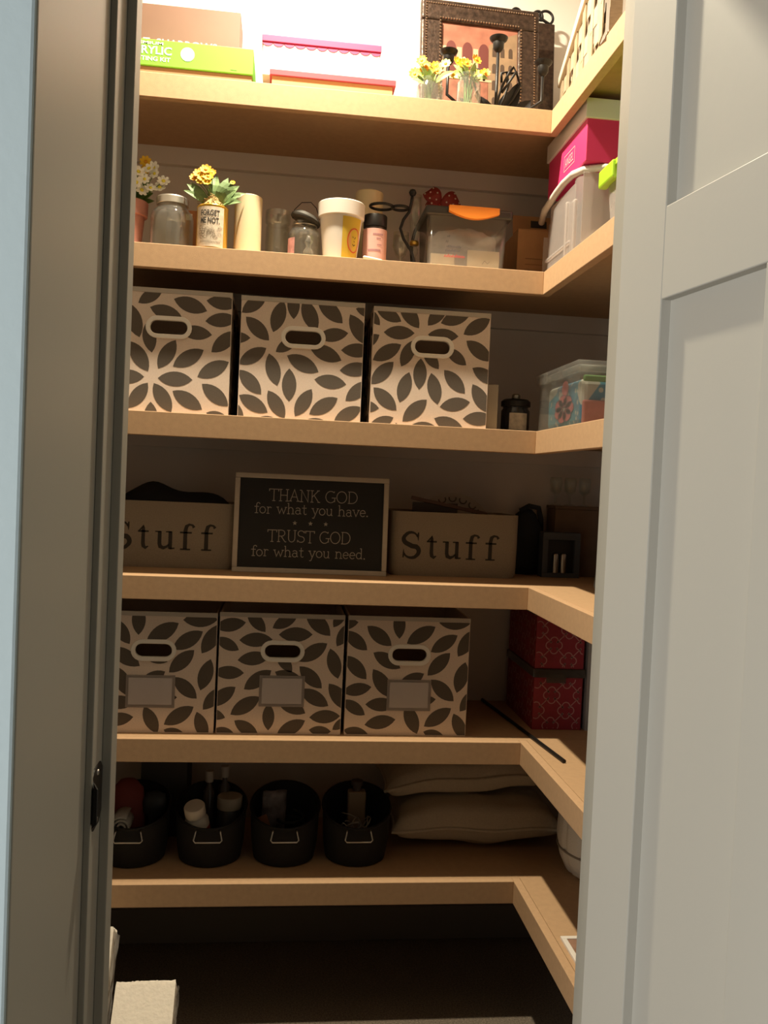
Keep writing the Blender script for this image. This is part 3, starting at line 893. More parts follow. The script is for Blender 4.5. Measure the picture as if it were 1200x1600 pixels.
MB().lathe([(.001, 0), (.007, .001), (.008, .07), (.011, .08), (.025, .095), (.028, .115), (.022, .135), (.001, .142)], 20, sy=.5).obj('brush_head', mat('dark_rubber', (.02, .022, .024), .5), t, smooth=True)
t = thing('grey_bag', 'dark grey paper bag standing behind the first basket', 'bag', (-.800, .285, S[5]), rotz=-6)
MB().prism([(-.055, -.03), (.055, -.03), (.050, 0), (.055, .03), (-.055, .03), (-.050, 0)], 0, .195).obj('bag_body', mat('grey_paper', (.085, .08, .078), .8, bump=.3, bscale=60), t)
# third basket
t = thing('snack_packet', 'crumpled printed packet in the third basket', 'packet', (-.540, .165, zb), rot=(R(8), 0, R(10)))
vs, fs = [], []
for i in range(9):
    for j in range(9):
        u, v = i / 8, j / 8
        vs.append(((u - .5) * .055, .010 * math.sin(math.pi * u) * math.sin(math.pi * v) * -1 + rng.uniform(-.003, .003), v * .145 + .004))
for i in range(8):
    for j in range(8):
        fs.append((i * 9 + j, i * 9 + j + 1, i * 9 + j + 10, i * 9 + j + 9))
MB().add(vs, fs).obj('packet_film', mat('foil_film', (.14, .12, .12), .35, noise=.8, nscale=25), t, smooth=True, solid=.004)
MB().box(-.012, .016, -.0155, -.0145, .05, .10, RY(-20)).obj('orange_print', mat('dull_orange', (.30, .13, .06), .6), t)
t = thing('coiled_cable', 'dark coiled cable lying in the third basket', 'cable', (-.497, .140, zb))
b = MB()
b.tube([((.040 - .00012 * i) * math.cos(i * .35), (.040 - .00012 * i) * math.sin(i * .35), .008 + .0009 * i) for i in range(95)], .0032, 6)
b.obj('coil', BLACKM, t, smooth=True)
# fourth basket
t = bottle('pump_bottle', 'tan square pump bottle standing in the fourth basket', (-.343, .175, zb), [(.001, 0), (.001, .001)], PILLW)
for ch in list(t.children): bpy.data.objects.remove(ch)
TAN = mat('tan_bottle', (.30, .22, .14), .5)
MB().box(-.021, .021, -.014, .014, 0, .138).obj('bottle_body', TAN, t, bevel=.004)
MB().lathe([(.010, .138), (.010, .150), (.014, .151), (.014, .162), (.006, .165), (.001, .165)], 18).obj('cap', mat('dark_brown_cap', (.07, .05, .04), .5), t, smooth='auto')
t = thing('bottle_cap', 'small white round cap near the front of the fourth basket', 'cap', (-.372, .105, zb + .062))
MB().lathe([(.001, -.014), (.008, -.011), (.013, -.004), (.0135, .003), (.010, .010), (.005, .0135), (.001, .014)], 18).obj('cap_shell', PILLW, t, smooth=True)
t = thing('string_tangle', 'pale tangled string drooping in the fourth basket', 'string', (-.345, .12, zb))
for k in range(3):
    p0 = [(rng.uniform(-.045, .045), rng.uniform(-.035, .03), .05 + .05 * abs(math.sin(i * .9 + k))) for i in range(9)]
    MB().tube(p0, .0022, 6).obj('strand', mat('string_grey', (.28, .25, .21), .8), t, smooth=True, sub=1)

# ------------------------------------------------------------------ pillows
PIL = mat('cream_cotton', (.60, .52, .40), .95, noise=.05, nscale=200, bump=.4, bscale=300)
def pillow(name, label, loc, w, d, h, rot, seed, sag=0.0):
    r = random.Random(seed)
    root = thing(name, label, 'pillow', loc, rot=rot, group='cream pillows')
    n, m_ = 26, 18
    top, bot = [], []
    def prof(u, v):
        e = (1 - abs(u) ** 2.6) * (1 - abs(v) ** 2.6)
        return max(e, 0) ** .38
    vs, fs = [], []
    ph = [r.uniform(0, 6) for _ in range(6)]
    for sgn in (1, -1):
        for i in range(n + 1):
            for j in range(m_ + 1):
                u, v = 2 * i / n - 1, 2 * j / m_ - 1
                pin = 1 - .06 * (1 - abs(u) ** 3) * abs(v) ** 4
                pin2 = 1 - .05 * (1 - abs(v) ** 3) * abs(u) ** 4
                wr = 1 + .05 * math.sin(5 * u + ph[0]) * math.sin(4 * v + ph[1]) + .035 * math.sin(11 * u + ph[2] + 3 * v)
                z = sgn * prof(u, v) * h / 2 * wr
                if sgn < 0: z *= .82
                edge = .0035 * math.sin(6 * u + ph[3]) + .002 * math.sin(11 * v + ph[4])
                vs.append((u * w / 2 * pin2, v * d / 2 * pin, z + edge + sag * u * u))
    o_ = (n + 1) * (m_ + 1)
    for i in range(n):
        for j in range(m_):
            a = i * (m_ + 1) + j
            q = (a, a + 1, a + m_ + 2, a + m_ + 1)
            fs.append(q); fs.append(tuple(x + o_ for x in reversed(q)))
    MB().add(vs, fs).obj('pillow_body', PIL, root, smooth=True)
    pts = []
    for i in range(n + 1): pts.append(vs[i * (m_ + 1)])
    for j in range(1, m_ + 1): pts.append(vs[n * (m_ + 1) + j])
    for i in range(n - 1, -1, -1): pts.append(vs[i * (m_ + 1) + m_])
    for j in range(m_ - 1, 0, -1): pts.append(vs[j])
    MB().tube(pts, .0045, 6, True).obj('piping', PIL, root, smooth=True)
    return root
pillow('pillow', 'cream pillow lying flat on the lowest shelf, under the other one', (-.048, .245, S[5] + .057), .42, .20, .118, (0, 0, 0), 3)
pillow('pillow', 'cream pillow stacked on top of the other, drooping at its left end', (-.072, .272, S[5] + .168), .41, .18, .105, (R(2), R(-4), 0), 8, sag=-.012)

# ribbed cream floor cushion on the right run
pf = thing('ribbed_cushion', 'cream ribbed round cushion on the right run of the lowest shelf', 'cushion', (.234, .040, S[5]))
RIB = mat('cream_canvas', (.62, .54, .42), .95, bump=.4, bscale=300)
MB().lathe([(.001, .0), (.080, .0), (.100, .010), (.114, .04), (.121, .085), (.119, .13), (.107, .165), (.080, .182), (.03, .186), (.001, .186)], 126,
           wob=lambda a, z: 1 - .050 * max(0, 1 - abs(((a * 14 / (2 * math.pi)) % 1) - .5) * 6) * (1 if z < .175 else 0)).obj('cushion_body', RIB, pf, smooth=True)
MB().tube([(.1185 * math.cos(i / 48 * 6.2832), .1185 * math.sin(i / 48 * 6.2832), .062) for i in range(48)], .0025, 6, True).obj('stitched_seam', mat('seam_brown', (.22, .17, .12), .9), pf, smooth=True)

pc = thing('framed_photo', 'small white-bordered photo lying flat on the right run of the lowest shelf', 'photo', (.027, -.246, S[5]))
WP = mat('white_card', (.80, .74, .66), .5)
for bxx in ((0, .105, -.010, 0, 0, .006), (0, .105, -.14, -.130, 0, .006), (0, .010, -.130, -.010, 0, .006), (.095, .105, -.130, -.010, 0, .006)):
    MB().box(*bxx).obj('border', WP, pc, bevel=.0008)
MB().box(.010, .095, -.130, -.010, 0, .004).obj('picture', mat('brown_photo', (.26, .15, .10), .35, noise=.5, nscale=18), pc)

# ------------------------------------------------------------------ floor: wrapped cream packs at the left
PAPER = mat('cream_tissue', (.88, .80, .68), .95, noise=.04, nscale=120, bump=.5, bscale=160)
WRAP = clear('crinkled_wrap', (.85, .84, .82), gloss=.35, rough=.18, opaque=.5, ocol=(.85, .82, .78))
def pack(loc, w, d, h, label, seed, rz=0, tilt=0):
    r = random.Random(seed)
    root = thing('tissue_pack', label, 'tissue pack', (loc[0], loc[1], loc[2] + d / 2 * math.sin(R(tilt)) + .001), rot=(R(-tilt), 0, R(rz)), group='wrapped tissue packs')
    n = 22
    vs, fs = [], []
    def ringp(k, jit=0.0):
        out = []
        per = [(-w / 2, -d / 2), (w / 2, -d / 2), (w / 2, d / 2), (-w / 2, d / 2)]
        for s_ in range(4):
            a, c = per[s_], per[(s_ + 1) % 4]
            for i in range(n):
                t_ = i / n
                out.append(((a[0] + (c[0] - a[0]) * t_) * k, (a[1] + (c[1] - a[1]) * t_) * k, jit * r.uniform(-1, 1)))
        return out
    lv = [(.99, 0, 0), (1, .004, 0), (1, h - .005, .0015), (.985, h, .0022), (.93, h + .001, .001), (.5, h + .001, .001)]
    N = 4 * n
    for k, z, jz in lv:
        vs += [(x, y, z + q) for x, y, q in ringp(k, jz)]
    for j in range(len(lv) - 1):
        for i in range(N):
            i2 = (i + 1) % N
            fs.append((j * N + i, j * N + i2, (j + 1) * N + i2, (j + 1) * N + i))
    fs += [tuple(range(N - 1, -1, -1)), tuple(range((len(lv) - 1) * N, len(lv) * N))]
    MB().add(vs, fs).obj('tissue_stack', PAPER, root)
    vs, fs = [], []
    for j in range(13):                          # loose clear film down the right side
        for i in range(7):
            vs.append((w / 2 + .001 + r.uniform(0, .006), -d / 2 + d * i / 6, .004 + (h - .012) * j / 12))
    for j in range(12):
        for i in range(6):
            a = j * 7 + i
            fs.append((a, a + 1, a + 8, a + 7))
    MB().add(vs, fs).obj('plastic_wrap', WRAP, root)
    return root
pack((-.766, -.345, 0), .112, .060, .252, 'lower cream paper pack with crinkled clear wrap leaning low on the floor', 4, 1, 45)
pack((-.900, -.245, 0), .110, .060, .300, 'taller cream paper pack with crinkled clear wrap, half hidden by the left jamb', 9, 1, 34)

# ------------------------------------------------------------------ third shelf, right end
t = thing('cream_board', 'thin cream board standing against the right side of the third leaf-print box', 'board', (-.087, .060, S[2]))
MB().box(-.013, .013, 0, .26, 0, .104).obj('board_face', mat('cream_board', (.36, .32, .26), .7), t, bevel=.002)
t = thing('apothecary_jar', 'dark glass jar with beige label and silver knob in the shelf corner', 'jar', (-.016, .125, S[2]))
MB().lathe([(.001, 0), (.030, 0), (.033, .004), (.033, .052), (.029, .058), (.029, .062)], 28).obj('jar_body', mat('dark_glass', (.018, .016, .015), .2), t, smooth='auto')
MB().lathe([(.0335, .0625), (.034, .064), (.034, .074), (.028, .079), (.012, .080), (.001, .080)], 28).obj('lid', mat('dark_metal', (.03, .027, .024), .4, metal=.6), t, smooth='auto')
MB().lathe([(.001, .080), (.009, .080), (.010, .083), (.010, .089), (.007, .092), (.001, .092)], 18).obj('knob', mat('dull_silver', (.5, .46, .40), .3, metal=1), t, smooth='auto')
b = MB(); n = 10
b.add([(.0335 * math.sin(a), -.0335 * math.cos(a), z) for a in [R(-38 + 76 * i / n) for i in range(n + 1)] for z in (.008, .046)], [(2 * i, 2 * i + 2, 2 * i + 3, 2 * i + 1) for i in range(n)])
b.obj('label', mat('beige_label', (.42, .37, .30), .7, noise=.25, nscale=80), t, smooth=True)

# clear tub of floral cloths
t = thing('clear_tub', 'clear plastic lidded tub packed with blue and pink floral cloth', 'tub', (.020, -.215, S[2]))
TW, TD, TH = .19, .27, .118
b = MB()
for bx in ((0, .002, 0, TD, 0, TH), (TW - .002, TW, 0, TD, 0, TH), (.002, TW - .002, 0, .002, 0, TH), (.002, TW - .002, TD - .002, TD, 0, TH), (.002, TW - .002, .002, TD - .002, 0, .002)):
    b.box(*bx)
b.obj('tub_body', CLEARP, t)
lid = MB().box(-.008, TW + .008, -.008, TD + .008, TH + .001, TH + .010).box(-.006, -.002, -.006, TD + .006, TH - .012, TH + .0005).box(TW + .002, TW + .006, -.006, TD + .006, TH - .012, TH + .0005).box(-.0015, TW + .0015, -.006, -.002, TH - .012, TH + .0005).box(-.0015, TW + .0015, TD + .002, TD + .006, TH - .012, TH + .0005)
lid = lid.obj('lid', CLEARP, t, bevel=.0015)
for yy in (.09, .2):
    MB().box(-.011, -.0085, yy - .012, yy + .012, TH - .016, TH + .008).obj('clip', CLEARP, lid, bevel=.0006)

def floral_mat():
    m = bpy.data.materials.new('floral_cotton'); m.use_nodes = True
    nt = m.node_tree; bs = nt.nodes['Principled BSDF']; bs.inputs['Roughness'].default_value = .9
    tc = nt.nodes.new('ShaderNodeTexCoord')
    v1 = nt.nodes.new('ShaderNodeTexVoronoi'); v1.inputs['Scale'].default_value = 14
    v2 = nt.nodes.new('ShaderNodeTexVoronoi'); v2.inputs['Scale'].default_value = 55
    for v in (v1, v2): nt.links.new(tc.outputs['Object'], v.inputs['Vector'])
    r1 = nt.nodes.new('ShaderNodeValToRGB'); r1.color_ramp.interpolation = 'CONSTANT'
    e = r1.color_ramp.elements
    e[0].position, e[0].color = 0, (.03, .22, .38, 1)
    e[1].position, e[1].color = .35, (.05, .30, .42, 1)
    for p, c in ((.55, (.50, .50, .46, 1)), (.72, (.04, .18, .30, 1)), (.86, (.20, .42, .40, 1))):
        k = e.new(p); k.color = c
    nt.links.new(v1.outputs['Color'], r1.inputs['Fac'])
    r2 = nt.nodes.new('ShaderNodeValToRGB')
    r2.color_ramp.elements[0].position, r2.color_ramp.elements[0].color = .25, (.85, .85, .85, 1)
    r2.color_ramp.elements[1].position, r2.color_ramp.elements[1].color = .30, (0, 0, 0, 1)
    nt.links.new(v2.outputs['Distance'], r2.inputs['Fac'])
    mx = nt.nodes.new('ShaderNodeMix'); mx.data_type = 'RGBA'
    nt.links.new(r2.outputs['Color'], mx.inputs['Factor'])
    nt.links.new(r1.outputs['Color'], mx.inputs['A'])
    mx.inputs['B'].default_value = (.55, .56, .50, 1)
    nt.links.new(mx.outputs['Result'], bs.inputs['Base Color'])
    return m
FLOR = floral_mat()
t2 = thing('floral_cloth', 'folded blue floral cotton inside the clear tub', 'cloth', (.030, -.200, S[2] + .0025))
MB().box(0, .165, 0, .225, 0, .094).obj('folded_stack', FLOR, t2, bevel=.012, bseg=3)
PINK = mat('pink_petal', (.62, .16, .17), .8)
b = MB()
cx, cz = -.105, .040
for k in range(7):
    a = k * 51
    r_ = .015
    px, pz = cx + math.cos(R(a)) * .036, cz + math.sin(R(a)) * .017
    b.add([(-.0012, -px - 2.1 * rr_ * math.cos(R(q)), pz + rr_ * math.sin(R(q))) for rr_ in (r_ * .85,) for q in range(0, 360, 30)], [tuple(range(12))])
b.add([(-.0014, -(cx + .004) - .022 * math.cos(R(q)), cz + .042 + .016 * math.sin(R(q))) for q in range(0, 360, 30)], [tuple(range(12))])
b.obj('pink_flower_print', PINK, t2)
b = MB()
for k in range(7):
    a = k * 51
    b.ribbon(arc(-(cx + math.cos(R(a)) * .036), cz + math.sin(R(a)) * .017, .0270, .0128, 0, 360, 18), .0010, Matrix(((0, 0, -1, -.0018), (1, 0, 0, 0), (0, 1, 0, 0), (0, 0, 0, 1))))
b.obj('petal_outline', mat('petal_line', (.12, .08, .11), .8), t2)
t3 = thing('pink_cloth', 'folded pink cloth at the near end of the clear tub', 'cloth', (.030, -.2115, S[2] + .0025))
MB().box(0, .165, 0, .010, 0, .050).obj('folded_cloth', mat('rose_cotton', (.45, .17, .16), .9, noise=.1, nscale=90), t3, bevel=.004)
t4 = thing('green_cloth', 'strip of green cloth showing above the pink one in the clear tub', 'cloth', (.030, -.2115, S[2] + .089))
MB().box(0, .165, 0, .010, 0, .012).obj('folded_cloth', mat('leaf_green_cotton', (.16, .32, .12), .9), t4, bevel=.003)
t = thing('red_packet', 'small red packet standing on the clear tub lid behind the door edge', 'packet', (.112, -.150, S[2] + .1285))
MB().box(0, .05, 0, .02, 0, .055).box(.004, .046, .002, .018, .055, .060).obj('packet_body', mat('bright_red', (.55, .05, .05), .5), t, bevel=.002)

# ------------------------------------------------------------------ second shelf
ZB = S[1]
SOIL = mat('dry_moss', (.33, .21, .09), .95, noise=.4, nscale=150)
GREEN = mat('leaf_green', (.10, .19, .035), .6, noise=.25, nscale=60)
GREEN2 = mat('grey_green_leaf', (.16, .25, .09), .6, noise=.2, nscale=60)
WPET = mat('white_petal', (.82, .80, .70), .6)
YPET = mat('yellow_petal', (.80, .52, .02), .6, noise=.15, nscale=80)
OPET = mat('golden_petal', (.72, .34, .02), .6, noise=.15, nscale=80)
YEYE = mat('yellow_eye', (.72, .60, .05), .7)
TERRA = mat('pink_terracotta', (.52, .23, .18), .7, noise=.08, nscale=50)

def leaf_mesh(b, base, tip, w, curl=.15):
    base, tip = Vector(base), Vector(tip)
    d = tip - base
    sidev = d.cross(Vector((0, -1, .3)))
    sidev = sidev.normalized() if sidev.length > 1e-6 else Vector((1, 0, 0))
    nn = sidev.cross(d).normalized()
    vs, fs = [], []
    for i in range(6):
        t_ = i / 5
        c = base + d * t_ + nn * (math.sin(math.pi * t_) * curl * d.length)
        ww = w * math.sin(math.pi * min(1, .12 + t_ * .88)) ** .8
        vs += [c + sidev * ww, c - nn * ww * .2, c - sidev * ww]
    for i in range(5):
        for k in range(2):
            a = i * 3 + k
            fs.append((a, a + 1, a + 4, a + 3))
    b.add(vs, fs)

def blossom(parent, p, r, petal, eye, n=8, face=(0, -1, .25), seed=0):
    f = Vector(face).normalized()
    q = f.to_track_quat('Z', 'Y').to_matrix().to_4x4()
    M_ = T(*p) @ q @ RZ(seed * 37)
    b = MB()
    for k in range(n):
        a = k / n * 360
        Mp = M_ @ RZ(a)
        pts = [(.18 * r, -.07 * r, 0), (.55 * r, -.30 * r, .06 * r), (.9 * r, -.22 * r, .16 * r), (1.0 * r, 0, .2 * r), (.9 * r, .22 * r, .16 * r), (.55 * r, .30 * r, .06 * r), (.18 * r, .07 * r, 0), (.55 * r, 0, .0)]
        b.add(pts, [(0, 1, 7), (1, 2, 7), (2, 3, 7), (3, 4, 7), (4, 5, 7), (5, 6, 7), (6, 0, 7)], Mp)
    o = b.obj('blossom', petal, parent, solid=.0006)
    MB().lathe([(.30 * r, .02 * r), (.28 * r, .12 * r), (.12 * r, .2 * r), (.001, .21 * r)], 10, M_).obj('flower_eye', eye, o, smooth=True)
    return o

# pink pot with white daisies
t = thing('daisy_pot', 'pink clay pot of white daisies at the left end of the second shelf', 'flower pot', (-.902, .100, ZB))
MB().shell([(.026, 0), (.033, .078), (.039, .079), (.040, .108), (.0385, .110)], .004, 28).obj('pot', TERRA, t, smooth='auto')
MB().lathe([(.033, .096), (.02, .101), (.001, .104)], 16).obj('moss', SOIL, t, smooth=True)
b = MB()
r1 = random.Random(5)
for k in range(26):
    a = r1.uniform(0, 6.28); rr_ = r1.uniform(.02, .055)
    leaf_mesh(b, (0.01 * math.cos(a), .01 * math.sin(a), .104), (rr_ * math.cos(a), rr_ * math.sin(a) * .7, .104 + r1.uniform(.015, .055)), .008)
b.obj('foliage', GREEN, t, solid=.0006)
sp_ = [(.004, -.02, .160), (.022, -.03, .166), (.042, -.02, .178), (.054, -.02, .168), (.074, -.025, .152), (.066, -.02, .140), (.036, -.035, .150), (.020, -.04, .140), (.008, -.03, .126), (.048, -.03, .134), (.050, -.01, .184), (.030, -.03, .128), (-.015, -.02, .165), (-.03, -.02, .15)]
b = MB()
for p in sp_: b.tube([(0, 0, .103), (p[0] * .5, p[1] * .4, .125), p], .0009, 5)
b.obj('stems', GREEN, t)
for k, p in enumerate(sp_):
    blossom(t, p, .0145 if k % 3 else .012, WPET, YEYE, 7, (r1.uniform(-.5, .5), -1, r1.uniform(0, .6)), k)
# yellow blooms rising higher, behind
t = thing('yellow_flower_stem', 'single tall yellow bloom rising behind the white daisies', 'flower', (-.925, .22, ZB))
MB().tube([(0, 0, 0), (.012, 0, .12), (.035, -.02, .205), (.040, -.03, .225)], .0015, 6).obj('stem', GREEN, t, smooth=True)
blossom(t, (.040, -.034, .228), .014, YPET, OPET, 8, (.1, -1, .1), 2)
blossom(t, (.041, -.032, .212), .011, YPET, OPET, 8, (.2, -1, -.3), 3)
MB().lathe([(.001, 0), (.016, 0), (.017, .05), (.009, .08), (.009, .09)], 16).obj('bud_vase', mat('green_glass', (.03, .05, .04), .2), t, smooth='auto')

def jar(name, label, loc, prof, lid=None, lidm=None, mtl=GLASS, thick=.0022, cat='jar'):
    t = thing(name, label, cat, loc)
    MB().shell(prof, thick, 32).obj('glass_body', mtl, t, smooth='auto')
    if lid: MB().lathe(lid, 32).obj('lid', lidm, t, smooth='auto')
    return t
SILV = mat('silver_lid', (.72, .68, .6), .35, metal=.9)
jar('glass_jar', 'wide clear glass jar with a silver screw lid beside the daisy pot', (-.806, .068, ZB),
    [(.036, 0), (.043, .003), (.0455, .010), (.0455, .070), (.043, .080), (.034, .090), (.0315, .093), (.0315, .098)],
    [(.0335, .0985), (.034, .099), (.034, .112), (.032, .1145), (.001, .1145)], SILV)
t = thing('terracotta_box', 'small orange-brown box seen through the wide glass jar', 'box', (-.775, .135, ZB))
MB().box(-.022, .022, 0, .05, 0, .112).obj('box_body', mat('orange_brown_card', (.42, .17, .06), .6, noise=.12, nscale=40), t, bevel=.001)
MB().box(-.010, .004, -.001, -.0002, .090, .104).obj('box_label', WP, t)

# FORGET ME NOT can
t = thing('flower_can', 'tin can printed FORGET ME NOT with yellow flowers and straw', 'flower can', (-.718, .037, ZB))
CANM = mat('yellow_tin', (.62, .38, .05), .35, metal=.5)
rc = .0325
MB().shell([(rc - .001, 0), (rc, .001), (rc, .089), (rc + .0008, .090), (rc, .0915)], .002, 40).obj('can', CANM, t, smooth='auto')
b = MB(); n = 20
b.add([((rc + .0005) * math.sin(a), -(rc + .0005) * math.cos(a), z) for a in [R(-62 + 112 * i / n) for i in range(n + 1)] for z in (.003, .086)], [(2 * i, 2 * i + 2, 2 * i + 3, 2 * i + 1) for i in range(n)])
lb = b.obj('paper_label', mat('aged_label', (.62, .52, .40), .75, noise=.2, nscale=90), t, smooth=True)
def on_can(v, f, zc, mtl, nm, a0=-4):
    vs = [((rc + .0011) * math.sin(p[0] / rc + R(a0)), -(rc + .0011) * math.cos(p[0] / rc + R(a0)), zc + p[1]) for p in v]
    return MB().add(vs, f).obj(nm, mtl, lb)
v, f = font_mesh('FORGET', .02, 1.0, .0004); on_can(fit_text(v, .040, .0125), f, .0665, INK, 'lettering')
v, f = font_mesh('ME NOT.', .02, 1.0, .0004); on_can(fit_text(v, .041, .0125), f, .0510, INK, 'lettering')
b = MB()                                            # engraved sprigs under the words
r2 = random.Random(11)
for k in range(26):
    x, z, a = r2.uniform(-.022, .022), r2.uniform(.021, .043), r2.uniform(0, 3.14)
    for q in (0, 1):
        p = arc(x, z, .004, .003, a * 57 + 180 * q, a * 57 + 150 + 180 * q, 5)
        b.ribbon([(u, w_) for u, w_ in p], .0006)
on_can([(p.x, p.y, 0) for p in b.v], b.f, 0, mat('faded_ink', (.20, .15, .10), .85), 'sprig_engraving')
b = MB()
b.ribbon([(-.024, .017), (.024, .017)], .0006); b.ribbon([(-.024, .0085), (.024, .0085)], .0006)
for k in range(14):
    b.ribbon([(-.021 + k * .0032, .011), (-.0195 + k * .0032, .0145)], .0009)
on_can([(p.x, p.y, 0) for p in b.v], b.f, 0, MATS['faded_ink'], 'fine_print')
b = MB()
r2 = random.Random(3)
for k in range(90):
    a = r2.uniform(0, 6.28); rr_ = r2.uniform(.004, .028); h_ = .085 + (.034 - rr_) * 1.0
    p0 = Vector((rr_ * math.cos(a), rr_ * math.sin(a), h_))
    q = Vector((r2.uniform(-1, 1), r2.uniform(-1, 1), r2.uniform(-.2, .7))).normalized() * .013
    b.tube([p0 - q * .6, p0 + Vector((0, 0, .004)), p0 + q], .0007, 4)
b.lathe([(.030, .084), (.02, .102), (.008, .112), (.001, .114)], 14)
part_label(b.obj('straw', mat('straw', (.46, .32, .13), .9, noise=.2, nscale=100), t), 'tuft of golden straw')
b = MB()
for (x0, x1, z1, w_, y1) in ((-.01, -.055, .135, .010, -.01), (-.012, -.060, .118, .007, -.02), (-.008, -.048, .142, .008, .0), (-.006, -.062, .128, .006, .01), (.012, .042, .150, .012, -.005), (.010, .055, .138, .012, -.015), (.012, .060, .118, .010, -.02), (.014, .062, .100, .009, -.03), (.008, .030, .158, .011, .0), (0, .012, .150, .010, .01), (.012, .048, .124, .010, -.03), (.01, .068, .128, .009, 0), (-.004, .006, .165, .011, .01)):
    leaf_mesh(b, (x0, 0, .098), (x1, y1, z1), w_)
b.obj('foliage', GREEN2, t, solid=.0006)
b = MB()
bl = [(-.030, -.012, .158, OPET, .013), (-.016, -.016, .166, OPET, .013), (-.022, -.02, .148, YPET, .012), (-.010, -.022, .150, YPET, .012), (-.012, -.025, .138, YPET, .010), (-.026, -.02, .140, YPET, .010), (-.040, -.008, .150, OPET, .011), (-.004, -.012, .162, OPET, .010), (.040, -.01, .145, YPET, .006)]
for p in bl: b.tube([(0, 0, .10), (p[0] * .4, p[1] * .5, .125), p[:3]], .0009, 5)
b.obj('stems', GREEN2, t)
for k, p in enumerate(bl): blossom(t, p[:3], p[4], p[3], OPET, 8, (0, -1, .5), k)

# candles, small glass
IVORY = mat('ivory_wax', (.80, .66, .42), .45, subsurf=.3)
CREAMW = mat('cream_wax', (.74, .62, .38), .45, subsurf=.3)
def candle(name, label, loc, r, h, m):
    t = thing(name, label, 'candle', loc)
    MB().lathe([(.001, 0), (r - .001, 0), (r, .001), (r, h - .002), (r - .002, h), (r - .006, h - .001), (.001, h - .003)], 36).obj('wax', m, t, smooth='auto')
    MB().tube([(0, 0, h - .003), (.0005, 0, h + .003), (.002, 0, h + .007)], .0008, 5).obj('wick', INK, t)
    return t
candle('pillar_candle', 'ivory pillar candle right of the flower can', (-.645, .072, ZB), .0295, .131, IVORY)
candle('pillar_candle', 'tall cream pillar candle at the back behind the white pot', (-.373, .190, ZB), .0325, .200, CREAMW)
jar('glass_tumbler', 'small ribbed clear glass jar between the ivory candle and the bail jar', (-.581, .110, ZB),
    [(.024, 0), (.0265, .003), (.0265, .080), (.024, .086), (.0275, .090), (.0285, .100), (.0275, .116)])
t = jar('bail_jar', 'round-shouldered glass jar with its black lid tipped open', (-.522, .080, ZB),
        [(.030, 0), (.0345, .003), (.036, .012), (.036, .052), (.037, .058), (.031, .070), (.026, .076), (.025, .088)])
MB().lathe([(.001, 0), (.033, 0), (.034, .002), (.034, .006), (.026, .014), (.001, .016)], 28, T(.0, -.004, .090) @ RY(20)).obj('lid', mat('dark_lid', (.045, .04, .032), .5), t, smooth='auto')
MB().tube([(.0265 * math.cos(i / 24 * 6.2832), .0265 * math.sin(i / 24 * 6.2832), .080) for i in range(24)], .0012, 6, True).obj('neck_wire', STEEL, t)
MB().tube([(-.027, 0, .096), (-.024, .01, .118), (-.008, .02, .138), (.012, .02, .140), (.024, .012, .126), (.029, .0, .108)], .0009, 6).obj('bail_wire', BLACK, t, smooth=True)
b = MB(); n = 8
b.add([(.0364 * math.sin(a), -.0364 * math.cos(a), z) for a in [R(-75 + 40 * i / n) for i in range(n + 1)] for z in (.008, .048)], [(2 * i, 2 * i + 2, 2 * i + 3, 2 * i + 1) for i in range(n)])
b.obj('label', mat('rose_label', (.46, .22, .20), .7, noise=.25, nscale=90), t, smooth=True)
t = thing('glass_figurine', 'tiny clear glass bottle in front of the bail jar', 'bottle', (-.513, .028, ZB))
MB().lathe([(.001, 0), (.009, 0), (.0115, .005), (.0115, .013), (.006, .021), (.005, .025), (.0085, .031), (.0085, .035), (.005, .040), (.004, .046), (.001, .047)], 20).obj('bottle_body', GLASS, t, smooth=True)

# white pot with a yellow sticker
t = thing('white_pot', 'white flared pot with yellow sticker and red ring face', 'pot', (-.4435, .062, ZB))
WPOT = mat('white_ceramic', (.80, .74, .66), .5)
MB().shell([(.034, 0), (.036, .001), (.046, .096), (.0505, .097), (.0515, .126), (.050, .1275)], .004, 44).obj('pot_body', WPOT, t, smooth='auto')
def on_pot(pts, fs, nm, mtl, par, off, a0):
    vs = []
    for u, z in pts:
        rr_ = .036 + .010 * z / .096 + off
        a = u / .041 + R(a0)
        vs.append((rr_ * math.sin(a), -rr_ * math.cos(a), z))
    return MB().add(vs, fs).obj(nm, mtl, par, smooth=True)
A0 = 34
n = 12
g = [(-.023 + .046 * i / n, z) for i in range(n + 1) for z in (.006, .092)]
stk = on_pot(g, [(2 * i, 2 * i + 2, 2 * i + 3, 2 * i + 1) for i in range(n)], 'sticker', mat('yellow_sticker', (.66, .45, .04), .6), t, .0006, A0)
b = MB(); b.ribbon(arc(.006, .044, .0165, .025, 0, 360, 32), .0024)
on_pot([(p.x, p.y) for p in b.v], b.f, 'ring', mat('red_ring', (.60, .09, .02), .6), stk, .0012, A0)
b = MB()
c_ = arc(.006, .044, .0153, .0238, 0, 360, 24)[:-1]
on_pot(c_, [tuple(range(24))], 'ring_centre', mat('orange_centre', (.66, .36, .10), .6), stk, .0009, A0)
b = MB()
for p in ([(.001, .052), (.003, .049)], [(.009, .052), (.007, .047)], [(.002, .036), (.006, .033), (.010, .036)], [(.005, .043), (.008, .041)]): b.ribbon(p, .0014)
on_pot([(p.x, p.y) for p in b.v], b.f, 'face_marks', INK, stk, .0014, A0)

